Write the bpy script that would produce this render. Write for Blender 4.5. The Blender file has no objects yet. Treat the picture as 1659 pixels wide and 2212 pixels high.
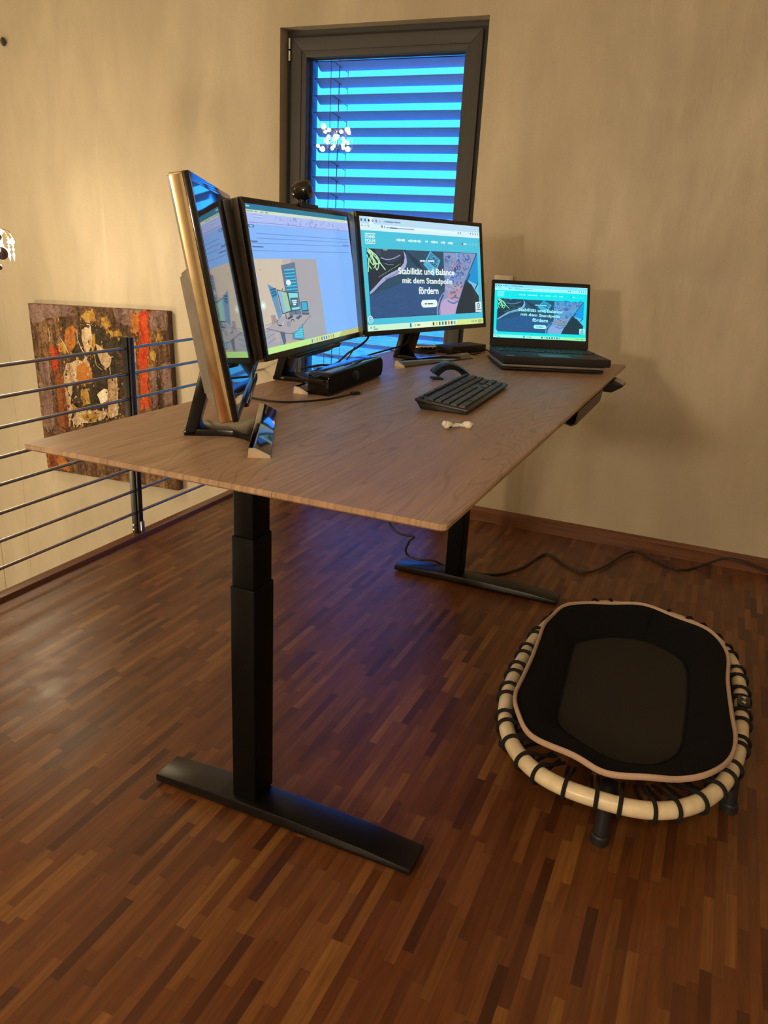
import bpy, bmesh, math, random
import numpy as np
from mathutils import Vector, Matrix
random.seed(7)
PI = math.pi
SC = bpy.context.scene
COL = SC.collection

# ------------------------------------------------------------------ camera, world, exposure
TOP = 0.8604                      # desk top surface above the floor
cam_d = bpy.data.cameras.new('camera')
cam = bpy.data.objects.new('camera', cam_d); COL.objects.link(cam)
cr = Vector((0.91421755, 0.40194324, 0.05145781))
cu = Vector((-0.17671144, 0.28117219, 0.94324719))
cf = Vector((-0.36466332, 0.87142632, -0.32808051))
cm = Matrix.Identity(4)
for i in range(3):
    cm[i][0] = cr[i]; cm[i][1] = cu[i]; cm[i][2] = -cf[i]
cm.translation = Vector((1.11036, -0.97017, 1.22856))
cam.matrix_world = cm
cam_d.sensor_fit = 'VERTICAL'; cam_d.sensor_height = 36.0; cam_d.sensor_width = 27.0
cam_d.lens = 1667.03 / 2212 * 36
cam_d.clip_start = 0.05; cam_d.clip_end = 300
SC.camera = cam

SC.view_settings.view_transform = 'Standard'
SC.view_settings.look = 'None'
SC.view_settings.gamma = 1.0
SC.view_settings.use_curve_mapping = False
SC.view_settings.exposure = 0.0

world = bpy.data.worlds.new('dusk_sky'); SC.world = world
world.use_nodes = True
bg = world.node_tree.nodes['Background']
bg.inputs[0].default_value = (0.020, 0.235, 1.0, 1)
bg.inputs[1].default_value = 4.6

CHAND_W = 46.0      # chandelier in the stairwell
PEND_W = 26.0      # small crystal pendant, left edge
LOWER_FILL_W = 150.0     # added fill lamp downstairs, out of view
ROOM_W = 34.0       # ceiling lamp behind the photographer
REAR_FILL_W = 215.0       # added fill lamp at the rear of the room
WARM = (1.0, 0.79, 0.51)

# ------------------------------------------------------------------ node helper
class NT:
    def __init__(s, name):
        s.m = bpy.data.materials.new(name); s.m.use_nodes = True
        s.t = s.m.node_tree; s.t.nodes.clear()
        s.out = s.t.nodes.new('ShaderNodeOutputMaterial')
    def n(s, kind, **kw):
        nd = s.t.nodes.new(kind)
        for k, v in kw.items(): setattr(nd, k, v)
        return nd
    def put(s, sock, v):
        if isinstance(v, bpy.types.NodeSocket): s.t.links.new(v, sock)
        elif v is not None:
            if hasattr(sock, 'default_value') and hasattr(sock.default_value, '__len__') and isinstance(v, (tuple, list)) and len(v) == 3 and len(sock.default_value) == 4:
                v = tuple(v) + (1,)
            sock.default_value = v
    def math(s, op, a, b=None, c=None):
        nd = s.n('ShaderNodeMath', operation=op)
        s.put(nd.inputs[0], a)
        if b is not None: s.put(nd.inputs[1], b)
        if c is not None: s.put(nd.inputs[2], c)
        return nd.outputs[0]
    def coord(s): return s.n('ShaderNodeTexCoord').outputs['Object']
    def sep(s, v):
        nd = s.n('ShaderNodeSeparateXYZ'); s.put(nd.inputs[0], v); return nd.outputs
    def comb(s, x=0., y=0., z=0.):
        nd = s.n('ShaderNodeCombineXYZ')
        for i, v in enumerate((x, y, z)): s.put(nd.inputs[i], v)
        return nd.outputs[0]
    def mapping(s, v, scale=(1, 1, 1), loc=(0, 0, 0), rot=(0, 0, 0)):
        nd = s.n('ShaderNodeMapping'); s.put(nd.inputs[0], v)
        nd.inputs['Scale'].default_value = scale; nd.inputs['Location'].default_value = loc
        nd.inputs['Rotation'].default_value = rot
        return nd.outputs[0]
    def noise(s, v, scale=5., detail=3., rough=.5, dist=0.):
        nd = s.n('ShaderNodeTexNoise'); s.put(nd.inputs['Vector'], v)
        nd.inputs['Scale'].default_value = scale; nd.inputs['Detail'].default_value = detail
        nd.inputs['Roughness'].default_value = rough; nd.inputs['Distortion'].default_value = dist
        return nd.outputs['Fac']
    def ramp(s, f, stops):
        nd = s.n('ShaderNodeValToRGB'); s.put(nd.inputs[0], f)
        el = nd.color_ramp.elements
        while len(el) < len(stops): el.new(0.5)
        for e, (p, c) in zip(el, stops):
            e.position = p; e.color = tuple(c) + (1,)
        return nd.outputs[0]
    def mix(s, f, a, b, blend='MIX'):
        nd = s.n('ShaderNodeMix', data_type='RGBA', blend_type=blend)
        s.put(nd.inputs[0], f); s.put(nd.inputs[6], a); s.put(nd.inputs[7], b)
        return nd.outputs[2]
    def mapr(s, f, a, b, c, d):
        nd = s.n('ShaderNodeMapRange'); s.put(nd.inputs[0], f)
        for i, v in enumerate((a, b, c, d)): nd.inputs[i + 1].default_value = v
        return nd.outputs[0]
    def bump(s, h, strength=.2, dist=.01):
        nd = s.n('ShaderNodeBump'); s.put(nd.inputs['Height'], h)
        nd.inputs['Strength'].default_value = strength; nd.inputs['Distance'].default_value = dist
        return nd.outputs[0]
    def pbr(s, col, rough=.5, metal=0., spec=.5, normal=None, coat=0., coat_r=.1, emit=None, es=0.):
        nd = s.n('ShaderNodeBsdfPrincipled')
        s.put(nd.inputs['Base Color'], col); s.put(nd.inputs['Roughness'], rough)
        s.put(nd.inputs['Metallic'], metal); s.put(nd.inputs['Specular IOR Level'], spec)
        if normal is not None: s.put(nd.inputs['Normal'], normal)
        nd.inputs['Coat Weight'].default_value = coat; nd.inputs['Coat Roughness'].default_value = coat_r
        if emit is not None:
            s.put(nd.inputs['Emission Color'], emit); nd.inputs['Emission Strength'].default_value = es
        s.t.links.new(nd.outputs[0], s.out.inputs[0])
        return s.m

def lin(c):
    return tuple((v / 255 / 12.92) if v / 255 <= .04045 else ((v / 255 + .055) / 1.055) ** 2.4 for v in c)

_mc = {}
def plain(name, col, rough=.5, metal=0., spec=.5, grain=0., gs=300., coat=0.):
    """procedural surface: a base colour with a fine noise in colour and roughness"""
    if name in _mc: return _mc[name]
    t = NT(name)
    v = t.coord(); nz = t.noise(v, gs if grain else 40., 2.)
    c2 = tuple(min(1, x * (1 + .25)) for x in col); c1 = tuple(x * .82 for x in col)
    c = t.mix(nz, c1, c2)
    r = t.mapr(nz, 0, 1, max(0.01, rough * .85), min(1, rough * 1.15))
    nrm = t.bump(nz, grain, .001) if grain else None
    _mc[name] = t.pbr(c, r, metal, spec, nrm, coat)
    return _mc[name]

def glow(rgb, strength=1.0, name=None):
    key = ('glow', rgb, strength)
    if key in _mc: return _mc[key]
    t = NT(name or 'screen_pixels')
    _mc[key] = t.pbr((0.004, 0.004, 0.005), .25, 0, .5, emit=lin(rgb), es=strength)
    return _mc[key]

# ------------------------------------------------------------------ mesh helpers
class MB:
    def __init__(s): s.v = []; s.f = []; s.m = []
    def add(s, vs, fs, mi=0):
        o = len(s.v); s.v += [Vector(p) for p in vs]
        s.f += [tuple(i + o for i in f) for f in fs]; s.m += [mi] * len(fs)
    def xf(s, M, start=0):
        for i in range(start, len(s.v)): s.v[i] = M @ s.v[i]
        return s
    def bm(s, b, mi=0, M=None):
        b.verts.index_update()
        s.add([(M @ v.co if M else v.co.copy()) for v in b.verts], [[v.index for v in f.verts] for f in b.faces], mi)
        b.free()
    def box(s, a, b, bev=0., seg=2, mi=0, M=None):
        g = bmesh.new(); bmesh.ops.create_cube(g, size=1)
        a = Vector(a); b = Vector(b); c = (a + b) / 2; d = b - a
        for v in g.verts: v.co = Vector((v.co.x * d.x, v.co.y * d.y, v.co.z * d.z)) + c
        if bev > 0: bmesh.ops.bevel(g, geom=list(g.edges), offset=bev, segments=seg, profile=.5, affect='EDGES')
        s.bm(g, mi, M); return s
    def prism(s, poly, h0, h1, axis='z', bev=0., mi=0, M=None):
        """poly: 2D outline; extruded from h0 to h1 along axis"""
        def P(p, h):
            if axis == 'z': return (p[0], p[1], h)
            if axis == 'x': return (h, p[0], p[1])
            return (p[0], h, p[1])
        g = bmesh.new()
        bot = [g.verts.new(P(p, h0)) for p in poly]; top = [g.verts.new(P(p, h1)) for p in poly]
        n = len(poly)
        g.faces.new(bot[::-1]); g.faces.new(top)
        for i in range(n): g.faces.new((bot[i], bot[(i + 1) % n], top[(i + 1) % n], top[i]))
        bmesh.ops.recalc_face_normals(g, faces=list(g.faces))
        if bev > 0: bmesh.ops.bevel(g, geom=list(g.edges), offset=bev, segments=2, profile=.5, affect='EDGES')
        s.bm(g, mi, M); return s
    def tube(s, path, r, seg=10, closed=False, mi=0, caps=True, flat=1.0):
        path = [Vector(p) for p in path]; n = len(path)
        rs = r if isinstance(r, (list, tuple)) else [r] * n
        def tan(i):
            if closed: return (path[(i + 1) % n] - path[i - 1]).normalized()
            return (path[min(i + 1, n - 1)] - path[max(i - 1, 0)]).normalized()
        t = tan(0); up = Vector((0, 0, 1)) if abs(t.z) < .9 else Vector((1, 0, 0))
        nrm = (up - t * up.dot(t)).normalized(); vs = []; 
        for i in range(n):
            t = tan(i); nrm = (nrm - t * nrm.dot(t)).normalized(); b = t.cross(nrm)
            for k in range(seg):
                a = 2 * PI * k / seg
                vs.append(path[i] + (nrm * math.cos(a) * flat + b * math.sin(a)) * rs[i])
        fs = []
        for i in range(n if closed else n - 1):
            j = (i + 1) % n
            for k in range(seg):
                k2 = (k + 1) % seg
                fs.append((i * seg + k, i * seg + k2, j * seg + k2, j * seg + k))
        if caps and not closed:
            fs.append(tuple(range(seg))[::-1]); fs.append(tuple((n - 1) * seg + k for k in range(seg)))
        s.add(vs, fs, mi); return s
    def lathe(s, prof, seg=24, mi=0, M=None):
        vs = []; fs = []
        for r, z in prof:
            for k in range(seg):
                a = 2 * PI * k / seg; vs.append(Vector((r * math.cos(a), r * math.sin(a), z)))
        for i in range(len(prof) - 1):
            for k in range(seg):
                k2 = (k + 1) % seg
                fs.append((i * seg + k, i * seg + k2, (i + 1) * seg + k2, (i + 1) * seg + k))
        fs.append(tuple(range(seg))[::-1]); fs.append(tuple((len(prof) - 1) * seg + k for k in range(seg)))
        if M: vs = [M @ v for v in vs]
        s.add(vs, fs, mi); return s
    def sphere(s, c, r, seg=16, sc=(1, 1, 1), mi=0, M=None):
        g = bmesh.new(); bmesh.ops.create_uvsphere(g, u_segments=seg, v_segments=max(6, seg // 2), radius=1)
        for v in g.verts: v.co = Vector((v.co.x * r * sc[0], v.co.y * r * sc[1], v.co.z * r * sc[2])) + Vector(c)
        s.bm(g, mi, M); return s

def obj(name, mb, mats, parent=None, M=None, smooth=35, **props):
    me = bpy.data.meshes.new(name)
    me.from_pydata([tuple(v) for v in mb.v], [], mb.f)
    mats = mats if isinstance(mats, (list, tuple)) else [mats]
    for m in mats: me.materials.append(m)
    me.polygons.foreach_set('material_index', mb.m)
    me.update()
    b = bmesh.new(); b.from_mesh(me); bmesh.ops.recalc_face_normals(b, faces=b.faces) if props.pop('recalc', True) else None
    b.to_mesh(me); b.free()
    if smooth:
        me.shade_smooth(); me.set_sharp_from_angle(angle=math.radians(smooth))
    o = bpy.data.objects.new(name, me); COL.objects.link(o)
    if parent: o.parent = parent
    if M is not None: o.matrix_basis = M
    for k, v in props.items(): o[k] = v
    return o

def thing(name, label, cat, loc=(0, 0, 0), rz=0., group=None):
    o = bpy.data.objects.new(name, None); COL.objects.link(o)
    o.empty_display_size = .05
    o.location = loc; o.rotation_euler = (0, 0, rz)
    o['label'] = label; o['category'] = cat
    if group: o['group'] = group
    return o
def tag(o, label, cat, group=None):
    o['label'] = label; o['category'] = cat
    if group: o['group'] = group
    return o
def struct(name, mb, mats, parent=None, **kw):
    o = obj(name, mb, mats, parent, **kw)
    if parent is None: o['kind'] = 'structure'
    return o
def rrect(w, h, r, n=5, cx=0., cy=0.):
    pts = []
    for sx, sy, a0 in ((1, 1, 0), (-1, 1, 90), (-1, -1, 180), (1, -1, 270)):
        for k in range(n + 1):
            a = math.radians(a0 + 90 * k / n)
            pts.append((cx + sx * (w / 2 - r) + r * math.cos(a), cy + sy * (h / 2 - r) + r * math.sin(a)))
    return pts
def catmull(pts, sub=8):
    P = [Vector(p) for p in pts]; P = [P[0] * 2 - P[1]] + P + [P[-1] * 2 - P[-2]]; out = []
    for i in range(1, len(P) - 2):
        for k in range(sub):
            t = k / sub
            out.append(.5 * ((2 * P[i]) + (-P[i - 1] + P[i + 1]) * t + (2 * P[i - 1] - 5 * P[i] + 4 * P[i + 1] - P[i + 2]) * t * t + (-P[i - 1] + 3 * P[i] - 3 * P[i + 1] + P[i + 2]) * t ** 3))
    out.append(P[-2]); return out

# ------------------------------------------------------------------ materials
def mat_floor():
    t = NT('strip_parquet'); v = t.coord(); s = t.sep(v)
    row_f = t.math('DIVIDE', s[0], .0212); row = t.math('FLOOR', row_f)
    w1 = t.n('ShaderNodeTexWhiteNoise', noise_dimensions='1D'); t.put(w1.inputs['W'], row)
    yy = t.math('ADD', t.math('DIVIDE', s[1], .19), t.math('MULTIPLY', w1.outputs[0], 9.))
    cell = t.math('FLOOR', yy)
    w2 = t.n('ShaderNodeTexWhiteNoise', noise_dimensions='2D'); t.put(w2.inputs['Vector'], t.comb(row, cell))
    base = t.ramp(w2.outputs[0], [(0, (.068, .021, .0075)), (.10, (.112, .036, .0108)), (.4, (.154, .052, .0142)), (.75, (.185, .068, .0182)), (.93, (.228, .093, .0235)), (1, (.27, .12, .030))])
    g = t.noise(t.comb(t.math('MULTIPLY', s[0], 95.), t.math('MULTIPLY', s[1], 6.), t.math('MULTIPLY', w2.outputs[0], 37.)), 1., 4., .6, .6)
    col = t.mix(t.mapr(g, .3, .7, 0, 1), t.mix(.45, base, (.02, .008, .004)), base)
    big = t.noise(v, 1.2, 2.); col = t.mix(t.mapr(big, .35, .65, 0, .25), col, t.mix(1.0, col, (1.25, 1.1, .9), 'MULTIPLY'))
    fr = t.math('FRACT', row_f); fe = t.math('FRACT', yy)
    gap = t.math('MAXIMUM', t.math('GREATER_THAN', t.math('ABSOLUTE', t.math('SUBTRACT', fr, .5)), .482), t.math('GREATER_THAN', t.math('ABSOLUTE', t.math('SUBTRACT', fe, .5)), .496))
    col = t.mix(t.math('MULTIPLY', gap, .35), col, (.02, .008, .004))
    rr = t.mapr(t.noise(v, 14., 3.), .3, .7, .33, .43)
    h = t.math('ADD', t.math('MULTIPLY', g, .25), t.math('MULTIPLY', w2.outputs[0], .25))
    return t.pbr(col, rr, 0, .5, t.bump(h, .12, .002))

def mat_plaster():
    t = NT('venetian_plaster'); v = t.coord()
    n1 = t.noise(t.mapping(v, (1.6, 1, .55)), 1.6, 4., .55, .4)
    n2 = t.noise(t.mapping(v, (3.5, 1, .9)), 2.5, 5., .6, .8)
    n3 = t.noise(v, 140., 2.)
    c = t.ramp(n1, [(.3, (.405, .36, .26)), (.5, (.505, .45, .335)), (.7, (.60, .54, .42))])
    c = t.mix(t.mapr(n2, .35, .7, 0, .5), c, (.44, .385, .305))
    c = t.mix(t.mapr(n3, .3, .7, 0, .12), c, (.3, .24, .16))
    r = t.mapr(n2, .3, .7, .38, .62)
    nb = t.math('ADD', t.noise(t.mapping(v, (9., 1, 2.2)), 3., 5., .6, 1.), t.math('MULTIPLY', n3, .05))
    return t.pbr(c, r, 0, .4, t.bump(nb, .12, .02))

def mat_oak():
    t = NT('oiled_oak'); v = t.coord(); s = t.sep(v)
    pl = t.math('ADD', t.math('GREATER_THAN', s[0], .194), t.math('ADD', t.math('GREATER_THAN', s[0], .516), t.math('GREATER_THAN', s[0], 1.)))
    px = t.math('ADD', s[0], t.math('MULTIPLY', pl, 3.7))
    w = t.noise(t.comb(t.math('MULTIPLY', px, 5.8), t.math('MULTIPLY', s[1], .8), pl), 1., 2., .45, .7)
    rings = t.math('ABSOLUTE', t.math('SINE', t.math('MULTIPLY', w, 85.)))
    rings = t.math('POWER', rings, .6)
    fine = t.noise(t.comb(t.math('MULTIPLY', px, 230.), t.math('MULTIPLY', s[1], 9.), 0.), 1., 3., .6, .3)
    med = t.noise(t.comb(t.math('MULTIPLY', px, 26.), t.math('MULTIPLY', s[1], 2.2), pl), 1., 3., .6, .8)
    base = t.ramp(med, [(.3, (.33, .215, .135)), (.5, (.45, .305, .20)), (.7, (.55, .39, .265))])
    tone = t.n('ShaderNodeTexWhiteNoise', noise_dimensions='1D'); t.put(tone.inputs['W'], pl)
    base = t.mix(t.mapr(tone.outputs[0], 0, 1, 0, .7), base, (.42, .265, .16))
    col = t.mix(t.mapr(rings, 0, .6, .52, 0), base, (.15, .088, .052))
    col = t.mix(t.mapr(fine, .3, .6, .45, 0), col, (.19, .115, .07))
    seam = t.math('MINIMUM', t.math('ABSOLUTE', t.math('SUBTRACT', s[0], .194)), t.math('ABSOLUTE', t.math('SUBTRACT', s[0], .516)))
    col = t.mix(t.math('LESS_THAN', seam, .00045), col, (.05, .03, .018))
    r = t.mapr(fine, .3, .7, .36, .5)
    return t.pbr(col, r, 0, .5, t.bump(t.math('ADD', fine, t.math('MULTIPLY', rings, .5)), .12, .001))

def mat_trimwood(name='stained_wood_trim', along='y'):
    t = NT(name); v = t.coord()
    sc = {'x': (2., 60., 60.), 'y': (60., 2., 60.)}[along]
    g = t.noise(t.mapping(v, sc), 1., 4., .6, .5)
    return t.pbr(t.ramp(g, [(.3, (.085, .030, .012)), (.6, (.17, .066, .026)), (.8, (.24, .10, .04))]), .34, 0, .5)

M_floor = mat_floor(); M_wall = mat_plaster(); M_oak = mat_oak()
M_trimx = mat_trimwood('stained_wood_skirting', 'x'); M_trimy = mat_trimwood('stained_wood_edge', 'y')
M_black = plain('black_powder_coat', (.003, .003, .0035), .34, 0, .5, .15, 500.)
M_col = plain('black_column_steel', (.002, .002, .0024), .5, 0, .15)
M_gloss = plain('black_gloss_plastic', (.008, .008, .009), .10, 0, .5)
M_bezel = plain('black_bezel_plastic', (.014, .014, .014), .28, 0, .5)
M_soft = plain('matte_black_plastic', (.016, .017, .019), .5, 0, .4)
M_key = plain('grey_black_key_plastic', (.020, .022, .025), .42, 0, .5)
M_chrome = plain('polished_chrome', (.80, .78, .74), .06, 1.)
M_dchrome = plain('dark_chrome', (.17, .17, .18), .08, 1.)
M_stand = plain('black_stand_plastic', (.007, .007, .008), .22, 0, .35)
M_steel = plain('brushed_steel', (.42, .41, .40), .32, 1.)
M_silver = plain('silver_plastic', (.30, .29, .27), .38, .6)
M_frame = plain('anthracite_window_paint', (.044, .045, .050), .5, 0, .4, .1, 600.)
M_gasket = plain('black_rubber_gasket', (.006, .006, .006), .6)
M_post = plain('anthracite_steel_paint', (.020, .021, .024), .4, .2)
M_cream = plain('cream_lacquered_tube', (.74, .64, .44), .30, 0, .5)
M_cord = plain('black_elastic_cord', (.010, .009, .008), .8, 0, .3, .3, 900.)
M_mesh = plain('dark_jumping_fabric', (.026, .022, .018), .85, 0, .2, .3, 1500.)
M_skirt = plain('black_stretch_fabric', (.0045, .005, .0058), .8, 0, .15, .15, 700.)
M_pipe = plain('beige_piping_tape', (.50, .36, .27), .7, 0, .3, .2, 900.)
M_white = plain('white_plastic', (.72, .68, .60), .35)
M_pearl = plain('glossy_white_earbud_shell', (.86, .82, .74), .22)
M_bead = plain('grey_iridescent_bead', (.10, .08, .08), .2)

# ------------------------------------------------------------------ ROOM (the setting)
WY = 2.44          # inner face of the wall behind the desk
XE = -1.0          # edge of the landing over the stairwell
LX, RX, BY = -4.4, 3.4, -4.6
ZB, ZC = -2.8, 3.1
W0, W1, WB, WT = -0.943, 0.024, 0.0, 2.111     # window opening
b = MB()
b.box((XE, BY, -.28), (RX, WY, 0)); struct('floor', b, M_floor, smooth=0)
b = MB(); b.box((LX, BY, ZB - .1), (XE, WY, ZB)); struct('floor_stairwell', b, M_floor, smooth=0)
b = MB()
b.box((LX - .2, WY, ZB), (W0, WY + .3, ZC)); b.box((W1, WY, ZB), (RX + .2, WY + .3, ZC))
b.box((W0, WY, ZB), (W1, WY + .3, WB)); b.box((W0, WY, WT), (W1, WY + .3, ZC))
struct('wall_back', b, M_wall, smooth=0)
b = MB(); b.box((LX - .2, BY - .2, ZB), (LX, WY, ZC)); struct('wall_left', b, M_wall, smooth=0)
b = MB(); b.box((RX, BY - .2, -.28), (RX + .2, WY, ZC)); struct('wall_right', b, M_wall, smooth=0)
b = MB(); b.box((LX, BY - .2, ZB), (RX, BY, ZC)); struct('wall_front', b, M_wall, smooth=0)
b = MB(); b.box((XE, BY, ZB), (XE + .12, WY, -.28)); struct('wall_stairwell', b, M_wall, smooth=0)
M_ceil = plain('ceiling_paint', (.62, .55, .43), .8)
b = MB(); b.box((LX - .2, BY - .2, ZC), (RX + .2, WY + .3, ZC + .15)); struct('ceiling', b, M_ceil, smooth=0)
b = MB()
b.prism([(WY - .018, .0), (WY, .0), (WY, .066), (WY - .006, .066), (WY - .013, .058), (WY - .018, .05)], W1 + .03, RX, 'x')
struct('baseboard_back', b, M_trimx, smooth=20)
b = MB()
b.box((XE - .045, BY, -.03), (XE, WY, .017), .003)
struct('trim_1', b, M_trimy)
# vertical plaster joints of the stairwell wall
M_joint = plain('plaster_joint', (.44, .35, .24), .6)
b = MB(); b.prism([(-2.06, WY), (-2.038, WY - .005), (-2.025, WY - .005), (-2.015, WY)], .95, ZC, 'z'); struct('trim_2', b, M_wall)
b = MB(); b.tube([(-2.82, WY, .95), (-2.815, WY, -.2), (-2.83, WY, -1.0), (-2.83, WY, ZB)], .0018, 6); struct('trim_3', b, M_wall)
b = MB(); b.box((-3.085, WY - .003, ZB), (-3.078, WY, -.75)); struct('trim_4', b, M_joint)

# outside
t = NT('frosted_meadow'); v = t.coord(); n = t.noise(v, 3.2, 6., .65)
M_out = t.pbr(t.ramp(n, [(.35, (.55, .38, .16)), (.65, (.90, .66, .34))]), .9, 0, .1)
b = MB(); b.box((-60, WY + 2.5, -3.2), (60, 140, -3.0)); o = struct('ground_outside', b, M_out, smooth=0)

# ------------------------------------------------------------------ WINDOW
win = bpy.data.objects.new('window_1', None); COL.objects.link(win); win['kind'] = 'structure'
win.location = ((W0 + W1) / 2, WY + .05, WB)
wx0, wx1, wz1 = W0 - win.location.x, W1 - win.location.x, WT - WB
def ringbox(mb, x0, x1, z0, z1, t, y0, y1, bev=.002):
    """mitred frame of four boards"""
    tl, tr, tb, tt = t
    for poly in ([(x0, z0), (x0, z1), (x0 + tl, z1 - tt), (x0 + tl, z0 + tb)], [(x1, z0), (x1 - tr, z0 + tb), (x1 - tr, z1 - tt), (x1, z1)],
                 [(x0, z1), (x1, z1), (x1 - tr, z1 - tt), (x0 + tl, z1 - tt)], [(x0, z0), (x0 + tl, z0 + tb), (x1 - tr, z0 + tb), (x1, z0)]):
        mb.prism(poly, y0, y1, 'y', bev)
b = MB(); ringbox(b, wx0, wx1, 0, wz1, (.07, .07, .07, .07), .012, .10); obj('outer_frame', b, M_frame, win)
b = MB(); ringbox(b, wx0 + .012, wx1 - .008, .01, wz1 - .022, (.02, .02, .02, .02), .004, .03, 0); obj('gasket', b, M_gasket, win)
sx0, sx1, sz0, sz1 = -.911 - win.location.x, -.012 - win.location.x, .02, 2.078 - WB
b = MB(); ringbox(b, sx0, sx1, sz0, sz1, (.052, .052, .06, .052), -.006, .07, .002); obj('sash', b, M_frame, win)
gx0, gx1, gz0, gz1 = -.834 - win.location.x, -.085 - win.location.x, .10, 2.0 - WB
b = MB(); ringbox(b, sx0 + .050, sx1 - .050, sz0 + .056, sz1 - .050, (gx0 - sx0 - .05, sx1 - .05 - gx1, gz0 - sz0 - .056, sz1 - .05 - gz1), -.002, .055, .0015); obj('glazing_bead', b, M_frame, win)
b = MB(); ringbox(b, gx0 - .004, gx1 + .004, gz0 - .004, gz1 + .004, (.008, .008, .008, .008), .036, .05, 0); obj('pane_seal', b, M_gasket, win)
t = NT('window_glass'); fr = t.n('ShaderNodeFresnel'); fr.inputs[0].default_value = 1.5
gl = t.n('ShaderNodeBsdfGlossy'); gl.inputs['Roughness'].default_value = .0
tr = t.n('ShaderNodeBsdfTransparent'); tr.inputs[0].default_value = (.96, .98, .98, 1)
mx = t.n('ShaderNodeMixShader'); t.t.links.new(fr.outputs[0], mx.inputs[0]); t.t.links.new(tr.outputs[0], mx.inputs[1]); t.t.links.new(gl.outputs[0], mx.inputs[2]); t.t.links.new(mx.outputs[0], t.out.inputs[0])
M_glass = t.m
b = MB(); b.box((gx0 - .01, .048, gz0 - .01), (gx1 + .01, .052, gz1 + .01)); obj('glass_pane', b, M_glass, win, smooth=0)
b = MB()
for z0, z1 in ((1.985, 2.028), (2.032, 2.078)): b.lathe([(.004, z0 - WB), (.0075, z0 + .002 - WB), (.0075, z1 - .002 - WB), (.004, z1 - WB)], 12, M=Matrix.Translation((sx0 - .006, -.010, 0)))
obj('hinge', b, M_steel, win)

# outside venetian blind
bl = thing('venetian_blind', 'blue grey slatted outdoor blind hanging behind the window glass', 'blind', (-.46, WY + .2, WB))
t = NT('painted_aluminium_slat'); v = t.coord()
M_slat = t.pbr(t.mix(t.noise(v, 20., 2.), (.19, .47, .66), (.24, .54, .74)), .5, 0, .4)
b = MB()
for k in range(28):
    z = 1.992 - .0700 * k - WB
    prof = []
    for i in range(9):                       # shallow S-shaped slat with a bead on its inner edge
        u = i / 8; y = -.036 + .072 * u; zz = .0135 - .025 * u + .005 * math.sin(u * 2 * PI)
        prof.append((y, zz))
    prof = [(-.0375, .0155), (-.0395, .0125)] + prof
    up = [(p[0], z + p[1] + .0012) for p in prof]; dn = [(p[0], z + p[1] - .0012) for p in prof]
    b.prism(up + dn[::-1], -.395, .44, 'x')
obj('slats', b, M_slat, bl, smooth=30)
for x in (-.304, -.284):
    b = MB(); b.tube([(x, -.045 if x in (-.304, .25) else .0, 0), (x, -.045 if x in (-.304, .25) else .0, wz1)], .0014 if x in (-.304, .25) else .0022, 6); obj('lift_cord', b, M_gasket, bl)
b = MB(); b.tube([(-.262, .046, 0), (-.262, .046, wz1)], .0012, 6); obj('ladder_cord', b, M_gasket, bl)
b = MB()
for k in range(27): b.tube([(-.294, -.044, 1.992 - .07 * k - WB + .012), (-.262, .046, 1.992 - .07 * k - WB - .018)], .0015, 6)
obj('cord_loops', b, M_gasket, bl)
M_rail = plain('guide_rail_paint', (.10, .10, .12), .5)
for x in (-.425, .46):
    b = MB(); b.box((x - .012, -.03, 0), (x + .012, .03, wz1), .002); obj('guide_rail', b, M_rail, bl)
b = MB(); b.box((-.45, -.05, wz1 - .035), (.48, .05, wz1 + .06)); obj('head_box', b, M_rail, bl)

# ------------------------------------------------------------------ RAILING
rl = thing('railing', 'dark steel stairwell railing with thin horizontal rods', 'railing', (XE - .03, 1.45, 0))
ZR = [.790, .689, .589, .490, .398, .300, .203, .106]
for z in ZR:
    b = MB(); b.tube([(0, BY - 1.45, z), (0, WY - 1.45, z)], .0062, 12); obj('rod', b, M_steel, rl)
for y in (1.45, .05, -1.35, -2.75):
    b = MB(); yy = y - 1.45
    b.box((-.020, yy - .013, -.045), (.006, yy + .013, .832), .0025)
    b.box((.011, yy - .010, -.03), (.020, yy + .013, .832), .002)
    b.box((.004, yy - .004, -.03), (.013, yy + .004, .829))
    po = obj('post', b, M_post, rl)
    b = MB()
    for z in (.030, .052):
        b.lathe([(.001, 0), (.0075, .001), (.006, .006), (.002, .0075)], 12, M=Matrix.Translation((-.006, yy - .013, z)) @ Matrix.Rotation(PI / 2, 4, 'X'))
    obj('bolts', b, M_chrome, po)
    b = MB(); b.box((.021, yy - .008, -.0), (.028, yy + .010, .07), .001); obj('mounting_plate', b, M_steel, po)

# ------------------------------------------------------------------ WALL THINGS
def Hmat(src):
    """homography taking 4 picture corners TL,TR,BR,BL to unit square (u right, v down)"""
    dst = [(0, 0), (1, 0), (1, 1), (0, 1)]; A = []; B = []
    for (x, y), (u, v) in zip(src, dst):
        A.append([x, y, 1, 0, 0, 0, -u * x, -u * y]); B.append(u)
        A.append([0, 0, 0, x, y, 1, -v * x, -v * y]); B.append(v)
    h = np.linalg.solve(np.array(A, float), np.array(B, float))
    def f(p):
        x, y = p; w = h[6] * x + h[7] * y + 1
        return ((h[0] * x + h[1] * y + h[2]) / w, (h[3] * x + h[4] * y + h[5]) / w)
    return f

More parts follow.
